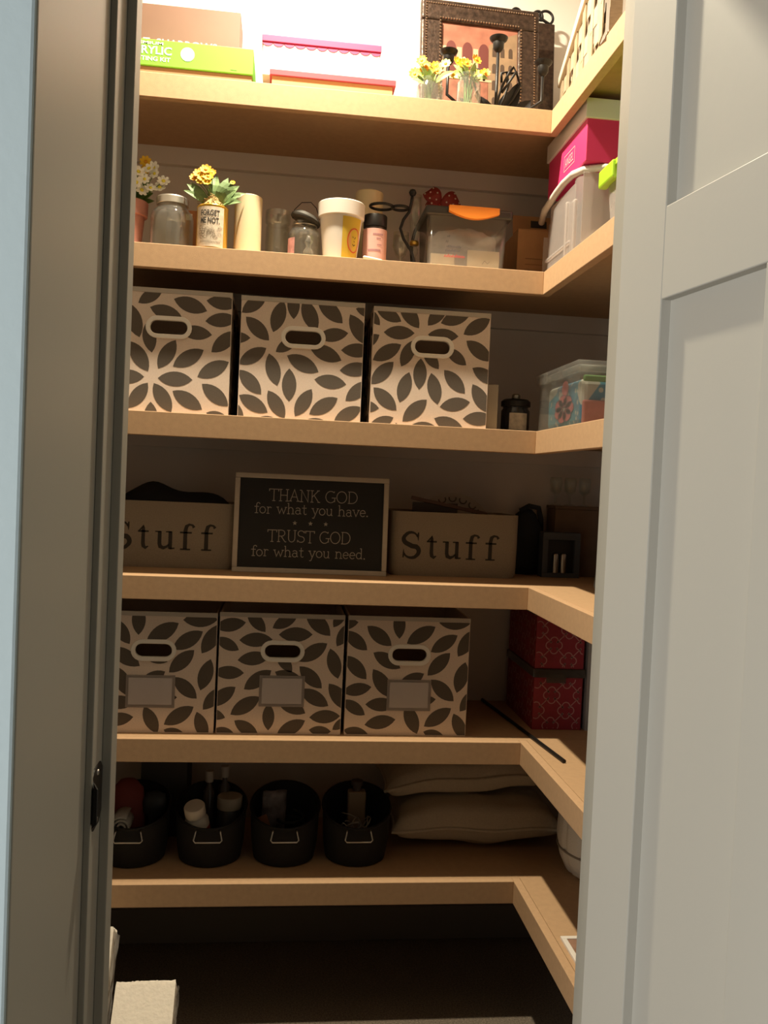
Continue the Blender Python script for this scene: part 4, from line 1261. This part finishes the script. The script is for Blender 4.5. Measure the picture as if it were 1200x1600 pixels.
# dark jar with pink label, small white disc
t = thing('candle_jar', 'dark lidded candle jar with a pink label behind the white disc', 'jar', (-.3665, .082, ZB))
MB().lathe([(.001, 0), (.0255, 0), (.027, .003), (.027, .080), (.024, .085), (.024, .088)], 32).obj('jar_body', mat('smoky_glass', (.055, .042, .034), .25), t, smooth='auto')
MB().lathe([(.0262, .0885), (.0265, .090), (.0265, .113), (.025, .115), (.001, .115)], 32).obj('lid', mat('dark_metal', (.03, .027, .024), .4, metal=.6), t, smooth='auto')
b = MB(); n = 14
b.add([(.0274 * math.sin(a), -.0274 * math.cos(a), z) for a in [R(-75 + 150 * i / n) for i in range(n + 1)] for z in (.006, .082)], [(2 * i, 2 * i + 2, 2 * i + 3, 2 * i + 1) for i in range(n)])
lb2 = b.obj('pink_label', mat('pink_label', (.60, .33, .28), .7), t, smooth=True)
b = MB()
for z, x0, x1, w_ in ((.069, -.006, .016, .0035), (.060, .002, .012, .0025), (.046, .004, .012, .0022), (.034, -.016, .010, .0045)):
    k = x0
    while k < x1:
        b.ribbon([(k, z), (k + .0016, z)], w_); k += .0026
vs = [(.0279 * math.sin(p.x / .0274), -.0279 * math.cos(p.x / .0274), p.y) for p in b.v]
MB().add(vs, b.f).obj('label_print', mat('mauve_ink', (.25, .10, .12), .8), lb2)
t = thing('white_disc', 'small white disc lying tilted in front of the pink-labelled jar', 'disc', (-.374, .030, ZB + .004), rot=(R(14), R(8), 0))
MB().lathe([(.001, 0), (.020, 0), (.0215, .002), (.0215, .005), (.019, .007), (.015, .0055), (.001, .005)], 28).obj('disc_body', WPOT, t, smooth='auto')

# wrought iron ring holder
t = thing('iron_ring_holder', 'black wrought-iron ring candle holder with a curling stem', 'candle holder', (-.288, .080, ZB))
b = MB()
b.tube([(.010, 0, .003), (.012, 0, .022), (.004, 0, .045), (-.014, 0, .070), (-.022, 0, .092), (-.016, 0, .112), (-.004, 0, .130), (.000, 0, .150), (.002, 0, .168)], .0034, 8)
b.obj('stem', BLACK, t, smooth=True)
MB().lathe([(.001, .165), (.006, .167), (.0085, .173), (.006, .179), (.001, .181)], 14, T(.002, 0, 0)).obj('finial', BLACK, t, smooth=True)
for x, r_ in ((-.066, .0255), (-.024, .018)):
    MB().tube([(x + r_ * math.cos(a), r_ * .9 * math.sin(a), .137) for a in [i / 24 * 6.2832 for i in range(24)]], .0032, 8, True).obj('ring', BLACK, t, smooth=True)
b = MB()
for sx in (-1, 1):
    b.tube([(.010, 0, .003), (.010 + sx * .010, -.004, .004), (.010 + sx * .015, -.012, .006), (.010 + sx * .016, -.020, .012)], .003, 8)
b.tube([(.010, 0, .003), (.010, .02, .004), (.010, .034, .004)], .003, 8)
b.obj('feet', BLACK, t, smooth=True)
t = thing('glass_candlestick', 'tall clear glass candlestick with a gold band behind the iron holder', 'candlestick', (-.268, .150, ZB))
MB().lathe([(.001, 0), (.022, 0), (.022, .003), (.006, .012), (.005, .05), (.009, .058), (.009, .066), (.006, .072), (.010, .10), (.014, .150), (.014, .190), (.012, .190), (.011, .15), (.001, .12)], 20).obj('glass_stem', GLASS, t, smooth=True)
MB().lathe([(.0095, .076), (.011, .080), (.0105, .084), (.0085, .086)], 18).obj('gold_band', mat('gold', (.75, .50, .12), .3, metal=.9), t, smooth=True)
t = thing('wine_glass', 'empty stemmed glass beside the foot of the iron holder', 'glass', (-.302, .125, ZB))
MB().lathe([(.001, 0), (.020, 0), (.019, .002), (.003, .006), (.0025, .035), (.012, .045), (.019, .065), (.018, .095), (.0168, .095), (.0178, .065), (.010, .047), (.001, .042)], 24).obj('glass_bowl', GLASS, t, smooth=True)

# lidded plastic box with an orange latch
t = thing('latch_box', 'clear plastic box with dark lid and orange latch', 'box', (-.160, .066, ZB))
BW, BD, BH = .183, .135, .132
def taper(b, w0, w1, d0, d1, z0, z1, cy, r=.012, n=4):
    def ringp(w_, d_):
        return (arc(w_ / 2 - r, -d_ / 2 + r, r, r, -90, 0, n) + arc(w_ / 2 - r, d_ / 2 - r, r, r, 0, 90, n) + arc(-w_ / 2 + r, d_ / 2 - r, r, r, 90, 180, n) + arc(-w_ / 2 + r, -d_ / 2 + r, r, r, 180, 270, n))
    a, c = ringp(w0, d0), ringp(w1, d1)
    N = len(a)
    vs = [(x, y + cy, z0) for x, y in a] + [(x, y + cy, z1) for x, y in c]
    fs = [(i, (i + 1) % N, N + (i + 1) % N, N + i) for i in range(N)]
    b.add(vs, fs + [tuple(range(N - 1, -1, -1))])
    return b
taper(MB(), BW - .012, BW, BD - .008, BD, 0, BH, BD / 2).obj('box_body', CLEARP, t, smooth='auto', solid=.0018)
DKL = mat('charcoal_plastic', (.045, .040, .036), .4)
b = MB().box(-BW / 2 - .006, BW / 2 + .009, -.006, BD + .006, BH - .008, BH + .013)
lid = b.obj('lid', DKL, t, bevel=.006, bseg=3)
pts = [(-.057, .0), (-.057, -.014)] + [(-.057 + .114 * i / 12, -.014 - .014 * math.sin(math.pi * i / 12)) for i in range(1, 12)] + [(.057, -.014), (.057, .0)]
ltc = MB().prism(pts, -.006, .004, T(.010, -.0105, BH + .0125) @ Matrix(((1, 0, 0, 0), (0, 0, 1, 0), (0, 1, 0, 0), (0, 0, 0, 1)))).obj('latch', mat('orange_plastic', (.90, .28, .03), .4), lid, bevel=.0012)
part_label(ltc, 'bright orange snap latch')
b = MB()
r2 = random.Random(21)
for z, x0, x1 in ((.078, -.045, -.040), (.066, -.048, -.042), (.055, -.046, -.012), (.046, -.048, -.015)):
    k = x0
    while k < x1:
        hh = r2.uniform(.003, .006)
        b.ribbon([(k, z), (k + .0012, z + hh)], .0012); k += .0034
wr = part_label(b.obj('dark_writing', mat('dark_marker', (.06, .05, .08), .7), t), 'small dark printed marks')
wr.matrix_local = Matrix(((1, 0, 0, 0), (0, 0, -1, .0005), (0, 1, 0, 0), (0, 0, 0, 1)))
b = MB(); k = -.050
while k < -.006:
    b.ribbon([(k, .034), (k + .002, .034 + r2.uniform(.003, .007))], .0016); k += .0036
wr = part_label(b.obj('red_writing', mat('red_marker', (.55, .05, .06), .7), t), 'illegible red lettering')
wr.matrix_local = Matrix(((1, 0, 0, 0), (0, 0, -1, .0015), (0, 1, 0, 0), (0, 0, 0, 1)))
t2 = thing('note_card', 'white note card inside the orange-latched box', 'card', (-.117, .0745, ZB + .003))
MB().box(-.040, .033, 0, .002, 0, .052).obj('card_face', mat('note_card', (.70, .62, .50), .7), t2)
MB().ribbon([(0, 0), (.006, .008), (.012, .002), (.018, .007)], .0012, T(-.006, 0, .022) @ front(-.0003)).obj('scribble', mat('grey_ink', (.35, .30, .26), .8), t2)
t2 = thing('plastic_bag', 'crumpled clear bag filling the orange-latched box', 'bag', (-.168, .088, ZB + .004))
vs, fs = [], []
for i in range(15):
    for j in range(11):
        u, v = i / 14, j / 10
        vs.append(((u - .5) * .155, r2.uniform(-.004, .004) - .008 * math.sin(3.14 * u), v * .100 * (1 - .25 * (2 * u - 1) ** 2 + r2.uniform(-.04, .04))))
for i in range(14):
    for j in range(10):
        fs.append((i * 11 + j, i * 11 + j + 1, i * 11 + j + 12, i * 11 + j + 11))
MB().add(vs, fs).obj('bag_film', mat('grey_film', (.42, .40, .42), .35, noise=.35, nscale=14), t2, smooth=True, solid=.003)
t2 = thing('white_packet', 'white packet at the lower left inside the orange-latched box', 'packet', (-.215, .0755, ZB + .003))
MB().box(-.025, .030, 0, .006, 0, .040).obj('packet_body', mat('cream_packet', (.75, .66, .54), .6, noise=.15, nscale=30), t2, bevel=.002)

# polka-dot bow on a headband standing behind the box
t = thing('bow_headband', 'red polka-dot bow on a black headband behind the latch box', 'headband', (-.195, .275, ZB))
MB().tube([(.062 * math.cos(a), 0, .10 + .098 * math.sin(a)) for a in [R(-70 + 320 * i / 30) for i in range(31)]], .004, 8).obj('band', BLACKM, t, smooth=True)
REDB = mat('red_satin', (.30, .035, .025), .6)
DOTW = mat('white_dot', (.70, .60, .50), .7)
for ang, ln in ((128, .046), (28, .050), (205, .030)):
    ca, sa = math.cos(R(ang)), math.sin(R(ang))
    def bow_pt(u, v):
        hw = .004 + .017 * math.sin(u * 2.3)
        return Vector((u * ln * ca - v * hw * 2 * sa, -.012 - .012 * math.sin(3.14 * u), .205 + u * ln * sa + v * hw * 2 * ca))
    vs = [bow_pt(i / 6, j / 4 - .5) for i in range(7) for j in range(5)]
    fs = [(i * 5 + j, i * 5 + j + 1, i * 5 + j + 6, i * 5 + j + 5) for i in range(6) for j in range(4)]
    lp = MB().add(vs, fs).obj('bow_loop', REDB, t, smooth=True, solid=.003)
    b = MB()
    for u, v in ((.35, .0), (.6, .28), (.6, -.28), (.85, .0), (.95, .35), (.95, -.35)):
        c = bow_pt(u, v) + Vector((0, -.0022, 0))
        b.add([c + Vector((.0022 * math.cos(k), -.0004, .0022 * math.sin(k))) for k in [q * .628 for q in range(10)]], [tuple(range(10))])
    b.obj('dots', DOTW, lp)
MB().lathe([(.001, -.008), (.006, -.007), (.0085, 0), (.006, .007), (.001, .008)], 14, T(0, -.012, .205)).obj('knot', REDB, t, smooth=True)

# open cardboard carton in the corner
t = thing('cardboard_carton', 'brown cardboard carton with a raised flap in the corner of the second shelf', 'carton', (-.008, .210, ZB))
KRAFT = mat('kraft_board', (.47, .26, .11), .8, noise=.07, nscale=30)
CW, CD, CH = .135, .145, .150
for bx in ((0, CW, 0, .003, 0, CH), (0, .003, .0035, CD, 0, CH), (CW - .003, CW, .0035, CD, 0, CH), (.0035, CW - .0035, CD - .003, CD, 0, CH)):
    MB().box(*bx).obj('panel', KRAFT, t)
MB().box(.0035, CW - .0035, .0035, CD - .0035, 0, .003).obj('base', KRAFT, t)
fl = MB().box(0, CW, 0, .003, 0, .052, T(0, .050, CH + .001) @ RX(-12)).obj('flap', KRAFT, t)
MB().box(.045, .085, -.0012, -.0004, .022, .040, T(0, .050, CH + .001) @ RX(-12)).obj('hand_slot', INK, fl)
MB().box(0, CW, 0, .05, CH + .0005, CH + .0025).obj('top_flap', KRAFT, t)
for k in range(5):
    MB().box(.02, CW - .012, -.0008, -.0002, .025 + .014 * k, .027 + .014 * k).obj('printed_line', mat('kraft_ink', (.33, .17, .07), .8), t)

# clear scoop bin, pink boot box, lime-lidded tub on the right run
t = thing('scoop_bin', 'frosted clear stacking bin with rounded rim under the pink box', 'bin', (.028, -.142, ZB))
w_, d_, h_ = .22, .268, .180
prof_y = [0, .0, .0]
b = MB()
b.box(0, w_, 0, d_, 0, .003)
b.box(0, .003, .045, d_ - .06, .003, h_ - .02)
b.box(w_ - .003, w_, 0, d_, .003, h_)
b.box(.003, w_ - .003, d_ - .003, d_, .003, .11)
b.box(.003, w_ - .003, 0, .003, .003, h_ - .01)
cr = arc(.045, .045, .045, .045, 180, 270, 8)
b.add([(x, y, z) for x, y in cr for z in (.003, h_ - .01)], [(2 * i, 2 * i + 2, 2 * i + 3, 2 * i + 1) for i in range(8)])
b.add([(x, y, z) for x, y in arc(.04, d_ - .06, .04, .06, 180, 90, 8) for z in (.003, h_ - .055)], [(2 * i, 2 * i + 2, 2 * i + 3, 2 * i + 1) for i in range(8)])
b.obj('bin_body', FROST, t)
rim = [(.002, d_ + .020, h_ - .030), (-.006, d_ - .03, h_ - .018), (-.006, d_ - .12, h_ - .004), (-.006, .10, h_), (-.004, .05, h_), (.010, .015, h_), (.045, -.004, h_), (w_ * .6, -.006, h_), (w_, -.004, h_)]
MB().tube(rim, .0075, 10).obj('rolled_rim', mat('milky_rim', (.74, .68, .63), .35), t, smooth=True)
MB().box(-.005, .004, d_ * .30, d_ * .34, .010, h_ - .045).obj('rib', FROST, t, bevel=.003)
MB().box(-.005, .004, .030, .050, .004, h_ - .055).obj('rib', FROST, t, bevel=.003)
MB().box(-.004, .003, .052, d_ - .04, .040, .048).obj('step', FROST, t, bevel=.003)
t2 = thing('white_label_box', 'small pale box lying inside the frosted stacking bin', 'box', (.060, -.125, ZB + .0035))
MB().box(0, .10, 0, .07, 0, .055).box(.004, .096, .003, .067, .055, .060).obj('box_body', mat('pale_box', (.62, .56, .46), .7), t2, bevel=.002)

t = thing('pink_gift_box', 'hot pink box with white lid and name label on the stacking bin', 'gift box', (.030, -.150, ZB + .1885))
HPINK = mat('hot_pink', (.72, .035, .16), .55)
MB().box(0, .21, 0, .255, 0, .092).obj('box_body', HPINK, t, bevel=.0015)
MB().box(-.005, .215, -.005, .260, .0845, .124).obj('lid', mat('white_lid', (.80, .77, .72), .5), t, bevel=.0015)
SD = Matrix(((0, 0, -1, -.0006), (-1, 0, 0, .105), (0, 1, 0, .030), (0, 0, 0, 1)))
b = MB(); b.ribbon([(-.034, -.006), (.034, -.006), (.034, .026), (-.034, .026), (-.034, -.006)], .0014, SD)
lbx = b.obj('label_outline', mat('pale_pink_print', (.82, .48, .50), .6), t)
v, f = font_mesh('ANGEL', .03, 1.1); v = fit_text(v, .052, .019)
MB().add([SD @ Vector((p[0], p[1], .0003)) for p in v], f).obj('lettering', mat('pale_pink_print', (.82, .48, .50), .6), lbx)

t = thing('lime_tub', 'clear tub with a lime green lid at the door edge of the second shelf', 'tub', (.046, -.455, ZB))
taper(MB(), .17, .19, .22, .235, 0, .128, .118, r=.03).obj('tub_body', FROST, t, loc=(.095, 0, 0), smooth='auto', solid=.0025)
LIME = mat('lime_plastic', (.36, .62, .03), .4)
b = MB(); taper(b, .205, .200, .255, .250, 0, .016, .118, r=.03)
k = len(b.v) // 2
b.f.append(tuple(range(k, 2 * k)))
b.add([], [])
lidx = b.obj('lid', LIME, t, loc=(.095, 0, .129), smooth='auto', bevel=.003)
MB().box(-.012, .006, .160, .235, .108, .142).obj('latch_wing', LIME, t, bevel=.004)
MB().box(-.012, .006, .010, .085, .108, .142).obj('latch_wing', LIME, t, bevel=.004)

# ------------------------------------------------------------------ top shelf
ZA = S[0]
t = thing('paint_kit', 'green acrylic painting kit box at the left end of the top shelf', 'box', (-.818, .052, ZA))
KG = mat('kit_green', (.16, .44, .03), .55)
MB().box(-.172, .170, .004, .20, 0, .036).obj('tray', mat('kit_tray', (.30, .17, .08), .7), t, bevel=.001)
MB().box(-.176, .172, 0, .204, .0365, .091).obj('lid', KG, t, bevel=.0012)
KW = mat('kit_white', (.85, .84, .70), .6)
for s_, x, z, w_, h_ in (('ACRYLIC', -.048, .060, .098, .017), ('PAINTING KIT', -.047, .046, .092, .009), ('PREMIUM', -.052, .080, .07, .006)):
    v, f = font_mesh(s_, .03, 1.0, .0006)
    MB().add(fit_text(v, w_, h_), f, T(x, 0, z) @ front(-.0006)).obj('lettering', KW, t)
MB().add([(.034 + .0145 * math.cos(a), -.0006, .066 + .0145 * math.sin(a)) for a in [i / 28 * 6.2832 for i in range(28)]], [tuple(range(28))]).obj('round_badge', KW, t)
MB().ribbon([(.125, .044), (.138, .0435)], .0014, front(-.0006)).obj('fine_print', mat('green_ink', (.16, .28, .05), .7), t)
t = thing('brown_game_box', 'brownish box with pale capital lettering behind the green paint kit', 'box', (-.845, .262, ZA))
MB().box(-.16, .155, 0, .10, 0, .272).obj('box_body', mat('rosy_brown_card', (.15, .075, .05), .6, noise=.06, nscale=12), t, bevel=.0015)
v, f = font_mesh('HEART. SHARROWS', .03, 1.05, .0004)
MB().add(fit_text(v, .235, .017), f, T(-.015, 0, .176) @ front(-.0006)).obj('lettering', mat('cream_print', (.75, .66, .52), .6), t)

t = thing('pink_book_box', 'flat pink clamshell box with cream edges under the white gift box', 'box', (-.475, .042, ZA))
PK = mat('dusty_pink', (.34, .05, .07), .55)
MB().box(-.135, .137, 0, .22, 0, .010).obj('cover', PK, t, bevel=.0012)
MB().box(-.13, .130, .004, .216, .0105, .0365).obj('page_block', mat('cream_pages', (.50, .28, .13), .8, noise=.1, nscale=300, stretch=(.1, .1, 12)), t)
MB().box(-.135, .137, 0, .22, .037, .050).obj('cover', PK, t, bevel=.0012)
t = thing('white_gift_box', 'white box with a pink scalloped trim and lilac top blocks', 'gift box', (-.500, .075, ZA + .0505))
MB().box(-.127, .127, 0, .19, 0, .070).obj('box_body', mat('white_card_box', (.82, .78, .74), .6), t, bevel=.001)
TRP = mat('rose_trim', (.50, .03, .11), .6)
MB().box(-.130, .130, -.003, .193, .0705, .085).obj('lid', TRP, t, bevel=.001)
b = MB()
for k in range(11):
    x = -.118 + k * .0236
    b.add([(x + .0118 * math.cos(a), -.0006, .0705 + .009 * math.sin(a)) for a in [math.pi + i / 10 * math.pi for i in range(11)]], [tuple(range(11))])
b.obj('scallop_trim', TRP, t, solid=.0008)
for x in (-.112, .112):
    b = MB()
    for k in range(6):
        a = R(k * 60 + 30)
        b.ribbon([(x, .045), (x + .015 * math.cos(a), .045 + .015 * math.sin(a))], .0012, front(-.0007))
        b.ribbon(arc(x + .011 * math.cos(a), .045 + .011 * math.sin(a), .003, .003, 0, 360, 8), .0009, front(-.0007))
    b.obj('snowflake_print', mat('lilac_print', (.50, .42, .62), .6), t)
LIL = mat('lilac_card', (.33, .15, .38), .6)
MB().box(-.072, .046, .02, .12, .0855, .108).obj('top_block', LIL, t, bevel=.001)
MB().box(.058, .125, .02, .12, .0855, .110).obj('top_block', LIL, t, bevel=.001)

# ornate picture frame
t = thing('picture_frame', 'ornate dark picture frame holding a photo of arched brick buildings', 'picture frame', (-.120, .185, ZA), rot=(R(-7), 0, R(2)))
FD = mat('dark_bronze', (.055, .034, .024), .38, metal=.55, noise=.5, nscale=90, bump=.5, bscale=160)
fw, fh, fb = .290, .335, .052
for bx in ((-fw / 2, fw / 2, 0, .020, 0, fb), (-fw / 2, fw / 2, 0, .020, fh - fb, fh), (-fw / 2, -fw / 2 + fb, 0, .020, fb, fh - fb), (fw / 2 - fb, fw / 2, 0, .020, fb, fh - fb)):
    MB().box(*bx).obj('frame_member', FD, t, bevel=.005, bseg=3)
BEAD = mat('bright_beading', (.42, .30, .22), .25, metal=.9)
for inset, nb_ in ((.012, 46), (fb - .006, 30)):
    b = MB()
    x0, x1, z0, z1 = -fw / 2 + inset, fw / 2 - inset, inset, fh - inset
    per = []
    for i in range(nb_):
        per.append((x0 + (x1 - x0) * i / nb_, z0)); per.append((x0 + (x1 - x0) * i / nb_, z1))
        per.append((x0, z0 + (z1 - z0) * i / nb_)); per.append((x1, z0 + (z1 - z0) * i / nb_))
    for x, z in per:
        b.lathe([(.0026, 0), (.002, .002), (.0008, .003)], 6, T(x, -.0002, z) @ RX(90))
    b.obj('beading', BEAD, t)
ph = MB().box(-fw / 2 + fb - .001, fw / 2 - fb + .001, .008, .010, fb - .001, fh - fb + .001).obj('photo', mat('photo_brick', (.26, .10, .065), .4, noise=.25, nscale=30), t)
b = MB()
for k in range(3):                                   # arches with dark openings
    x = -.070 + k * .040
    poly = [(x - .012, .165), (x + .012, .165)] + arc(x, .222, .012, .018, 0, 180, 8)
    b.add([(q[0], .0075, q[1]) for q in poly], [tuple(range(len(poly)))])
b.obj('photo_arches', mat('photo_dark_red', (.10, .022, .018), .5), ph)
b = MB()
for x in (-.088, -.050, -.010, ):
    b.box(x - .006, x + .006, .0072, .0078, .160, .225)
b.box(-.092, .03, .0070, .0078, .145, .151)
b.obj('photo_columns', mat('photo_cream', (.42, .29, .18), .5), ph)
b = MB()
b.add([(.022, .0076, .055), (.092, .0076, .055), (.092, .0076, .275), (.060, .0076, .262), (.022, .0076, .238)], [(0, 1, 2, 3, 4)])
b.obj('photo_tower', mat('photo_sand', (.22, .14, .08), .5, noise=.15, nscale=40), ph)
b = MB()
for r_ in range(4):
    for k in range(3):
        x, z = .036 + k * .020, .085 + r_ * .042
        poly = [(x - .005, z), (x + .005, z)] + arc(x, z + .018, .005, .007, 0, 180, 6)
        b.add([(q[0], .0072, q[1]) for q in poly], [tuple(range(len(poly)))])
b.obj('photo_tower_arches', mat('photo_shadow', (.06, .035, .022), .5), ph)
MB().box(-.092, .02, .0070, .0078, .060, .140).obj('photo_street', mat('photo_rose', (.24, .09, .055), .5, noise=.3, nscale=50), ph)

t = thing('iron_easel', 'dark iron easel board with scrolled top behind the picture frame', 'easel', (.018, .285, ZA), rot=(R(-5), 0, R(2)))
MB().box(-.075, .072, 0, .012, 0, .355).obj('back_board', FD, t, bevel=.003)
for sx in (-1, 1):
    b = MB()
    b.tube([(sx * (.012 + (.042 - .0011 * i) * (1 - math.cos(i * .17)) * .6), .006, .362 + (.030 - .0006 * i) * abs(math.sin(i * .17))) for i in range(30)], .0036, 8)
    b.obj('scroll', BLACK, t, smooth=True)
b = MB()
b.tube([(-.06, .006, .356), (-.03, .006, .372), (0, .006, .380), (.03, .006, .372), (.060, .006, .356)], .0036, 8)
b.tube([(.050 + .018 * math.cos(a), .006, .372 + .018 * math.sin(a)) for a in [R(-90 + 300 * i / 20) for i in range(21)]], .0034, 8)
b.obj('top_scroll', BLACK, t, smooth=True)

# iron candelabra with three cups
t = thing('candelabra', 'black iron candelabra with three cups in front of the picture frame', 'candelabra', (-.112, .085, ZA))
CUP = [(.003, 0), (.008, .004), (.012, .010), (.0125, .022), (.019, .028), (.0205, .032), (.0175, .032), (.011, .026), (.001, .012)]
for x, y, h_ in ((-.108, -.01, .108), (.0, -.025, .140), (.105, -.02, .100)):
    MB().tube([(x * .25, y * .3, .012), (x * .7, y, .022), (x, y, .045), (x, y, h_)], .0036, 8).obj('stem', BLACK, t, smooth=True)
    MB().lathe(CUP, 22, T(x, y, h_)).obj('candle_cup', BLACK, t, smooth='auto')
MB().lathe([(.001, 0), (.040, 0), (.041, .004), (.016, .012), (.007, .022), (.001, .024)], 26).obj('foot', BLACK, t, smooth='auto')
b = MB()
for sx, k in ((1, 1.0), (-1, .8), (1, .55)):
    b.tube([(sx * .020 * k, .01, .02), (sx * .045 * k, .0, .055), (sx * .060 * k, 0, .085), (sx * .050 * k, 0, .112), (sx * .028 * k, 0, .108), (sx * .030 * k, 0, .088)], .003, 7)
b.tube([(.004, -.01, .03), (.014, -.012, .07), (.030, -.012, .105), (.040, -.012, .118), (.046, -.012, .108), (.036, -.012, .092), (.016, -.012, .06)], .003, 7)
b.obj('scrollwork', BLACK, t, smooth=True)
for (x0, z0, x1, z1, w_) in ((.030, .012, .060, .098, .016), (.045, .008, .090, .060, .016), (.010, .012, -.040, .060, .012), (.022, .008, .038, .075, .018), (-.03, .008, -.075, .050, .012), (.05, .006, .105, .035, .012)):
    bb = MB(); leaf_mesh(bb, (x0, .012, z0), (x1, .012, z1), w_, .08)
    bb.obj('iron_leaf', BLACK, t, solid=.0025)

# two mason jars of yellow flowers
def flower_jar(loc, r, h, label, seed):
    t = thing('flower_jar', label, 'flower jar', loc, group='small glass jars of yellow flowers')
    MB().shell([(r - .004, 0), (r, .004), (r, h * .72), (r * .82, h * .84), (r * .82, h * .9), (r * .88, h * .92), (r * .88, h)], .002, 24).obj('glass_body', GLASS, t, smooth='auto')
    rr2 = random.Random(seed)
    st_ = MB(); lf = MB(); pts = []
    for k in range(14):
        a = rr2.uniform(0, 6.28); q = rr2.uniform(.008, r * 1.35)
        p = (q * math.cos(a), q * math.sin(a) * .8, h + rr2.uniform(.012, .046) - q * .25)
        pts.append(p)
        st_.tube([(rr2.uniform(-.008, .008), rr2.uniform(-.008, .008), .006), (p[0] * .4, p[1] * .4, h), p], .0011, 5)
        leaf_mesh(lf, (p[0] * .4, p[1] * .4, h - .002), (p[0] * 1.3 + rr2.uniform(-.012, .012), p[1] * 1.3 - .006, p[2] - rr2.uniform(.004, .022)), .007)
    st_.obj('stems', GREEN2, t)
    lf.obj('foliage', mat('pale_leaf', (.30, .42, .14), .6), t, solid=.0006)
    for k, p in enumerate(pts):
        blossom(t, p, .0125, (YPET, OPET, mat('pale_yellow_petal', (.82, .72, .22), .6))[k % 3], OPET, 8, (rr2.uniform(-.5, .5), -1, .4), k)
    return t
flower_jar((-.262, .055, ZA), .031, .062, 'small glass jar of yellow flowers at the left edge of the picture frame', 4)
flower_jar((-.178, .040, ZA), .0265, .075, 'small glass jar of yellow flowers between two candelabra cups', 12)

# woven white basket on the right run
t = thing('woven_basket', 'whitewashed woven-slat basket on the right run of the top shelf', 'basket', (.100, .275, ZA), rotz=-10)
WW = mat('whitewashed_slat', (.40, .31, .20), .7, noise=.1, nscale=60, stretch=(1, 1, 6))
BL, BWd, BHt = .62, .20, .190
# local frame: long side runs along -Y, aisle side at x = 0
us = mat('whitewashed_weft', (.46, .36, .24), .75, noise=.1, nscale=60)
for k in range(11):                                   # uprights of the aisle side
    y = -.028 - k * .056
    MB().box(-.0012 + (.0022 if k % 2 else -.0022), .0012 + (.0022 if k % 2 else -.0022), y - .018, y + .018, 0, BHt - .006).obj('upright_slat', WW, t)
for r_ in range(3):
    z0 = .014 + r_ * .055
    n = 68
    vs, fs = [], []
    for i in range(n + 1):
        y = -BL * i / n
        x = .0034 * math.cos(math.pi * (y + .028) / -.056 + math.pi * (r_ % 2))
        vs += [(x - .0008, y, z0), (x - .0008, y, z0 + .036), (x + .0008, y, z0 + .036), (x + .0008, y, z0)]
    for i in range(n):
        a = i * 4
        fs += [(a, a + 1, a + 5, a + 4), (a + 1, a + 2, a + 6, a + 5), (a + 2, a + 3, a + 7, a + 6), (a + 3, a, a + 4, a + 7)]
    MB().add(vs, fs).obj('woven_slat', us, t)
for k in range(6):
    x = .018 + k * .034
    MB().box(x - .011, x + .011, -.004, -.001, 0, BHt - .006).obj('upright_slat', WW, t)
    MB().box(x - .011, x + .011, -BL + .001, -BL + .004, 0, BHt - .006).obj('upright_slat', WW, t)
for r_ in range(5):
    z0 = .010 + r_ * .034
    MB().box(.0, BWd, -.0065, -.0045, z0, z0 + .021).obj('woven_slat', us, t)
MB().box(BWd - .003, BWd, -BL, -.007, 0, BHt - .006).obj('wall_side', WW, t)
MB().box(.005, BWd - .004, -BL + .006, -.008, 0, .003).obj('base', WW, t)
RIMW = mat('white_rim', (.80, .72, .58), .6)
for bx in ((-.009, .009, -BL - .006, .008, BHt - .012, BHt + .012), (BWd - .009, BWd + .009, -BL - .006, .008, BHt - .012, BHt + .012), (.0095, BWd - .0095, -.010, .008, BHt - .012, BHt + .012), (.0095, BWd - .0095, -BL - .006, -BL + .012, BHt - .012, BHt + .012)):
    MB().box(*bx).obj('rim', RIMW, t, bevel=.004)
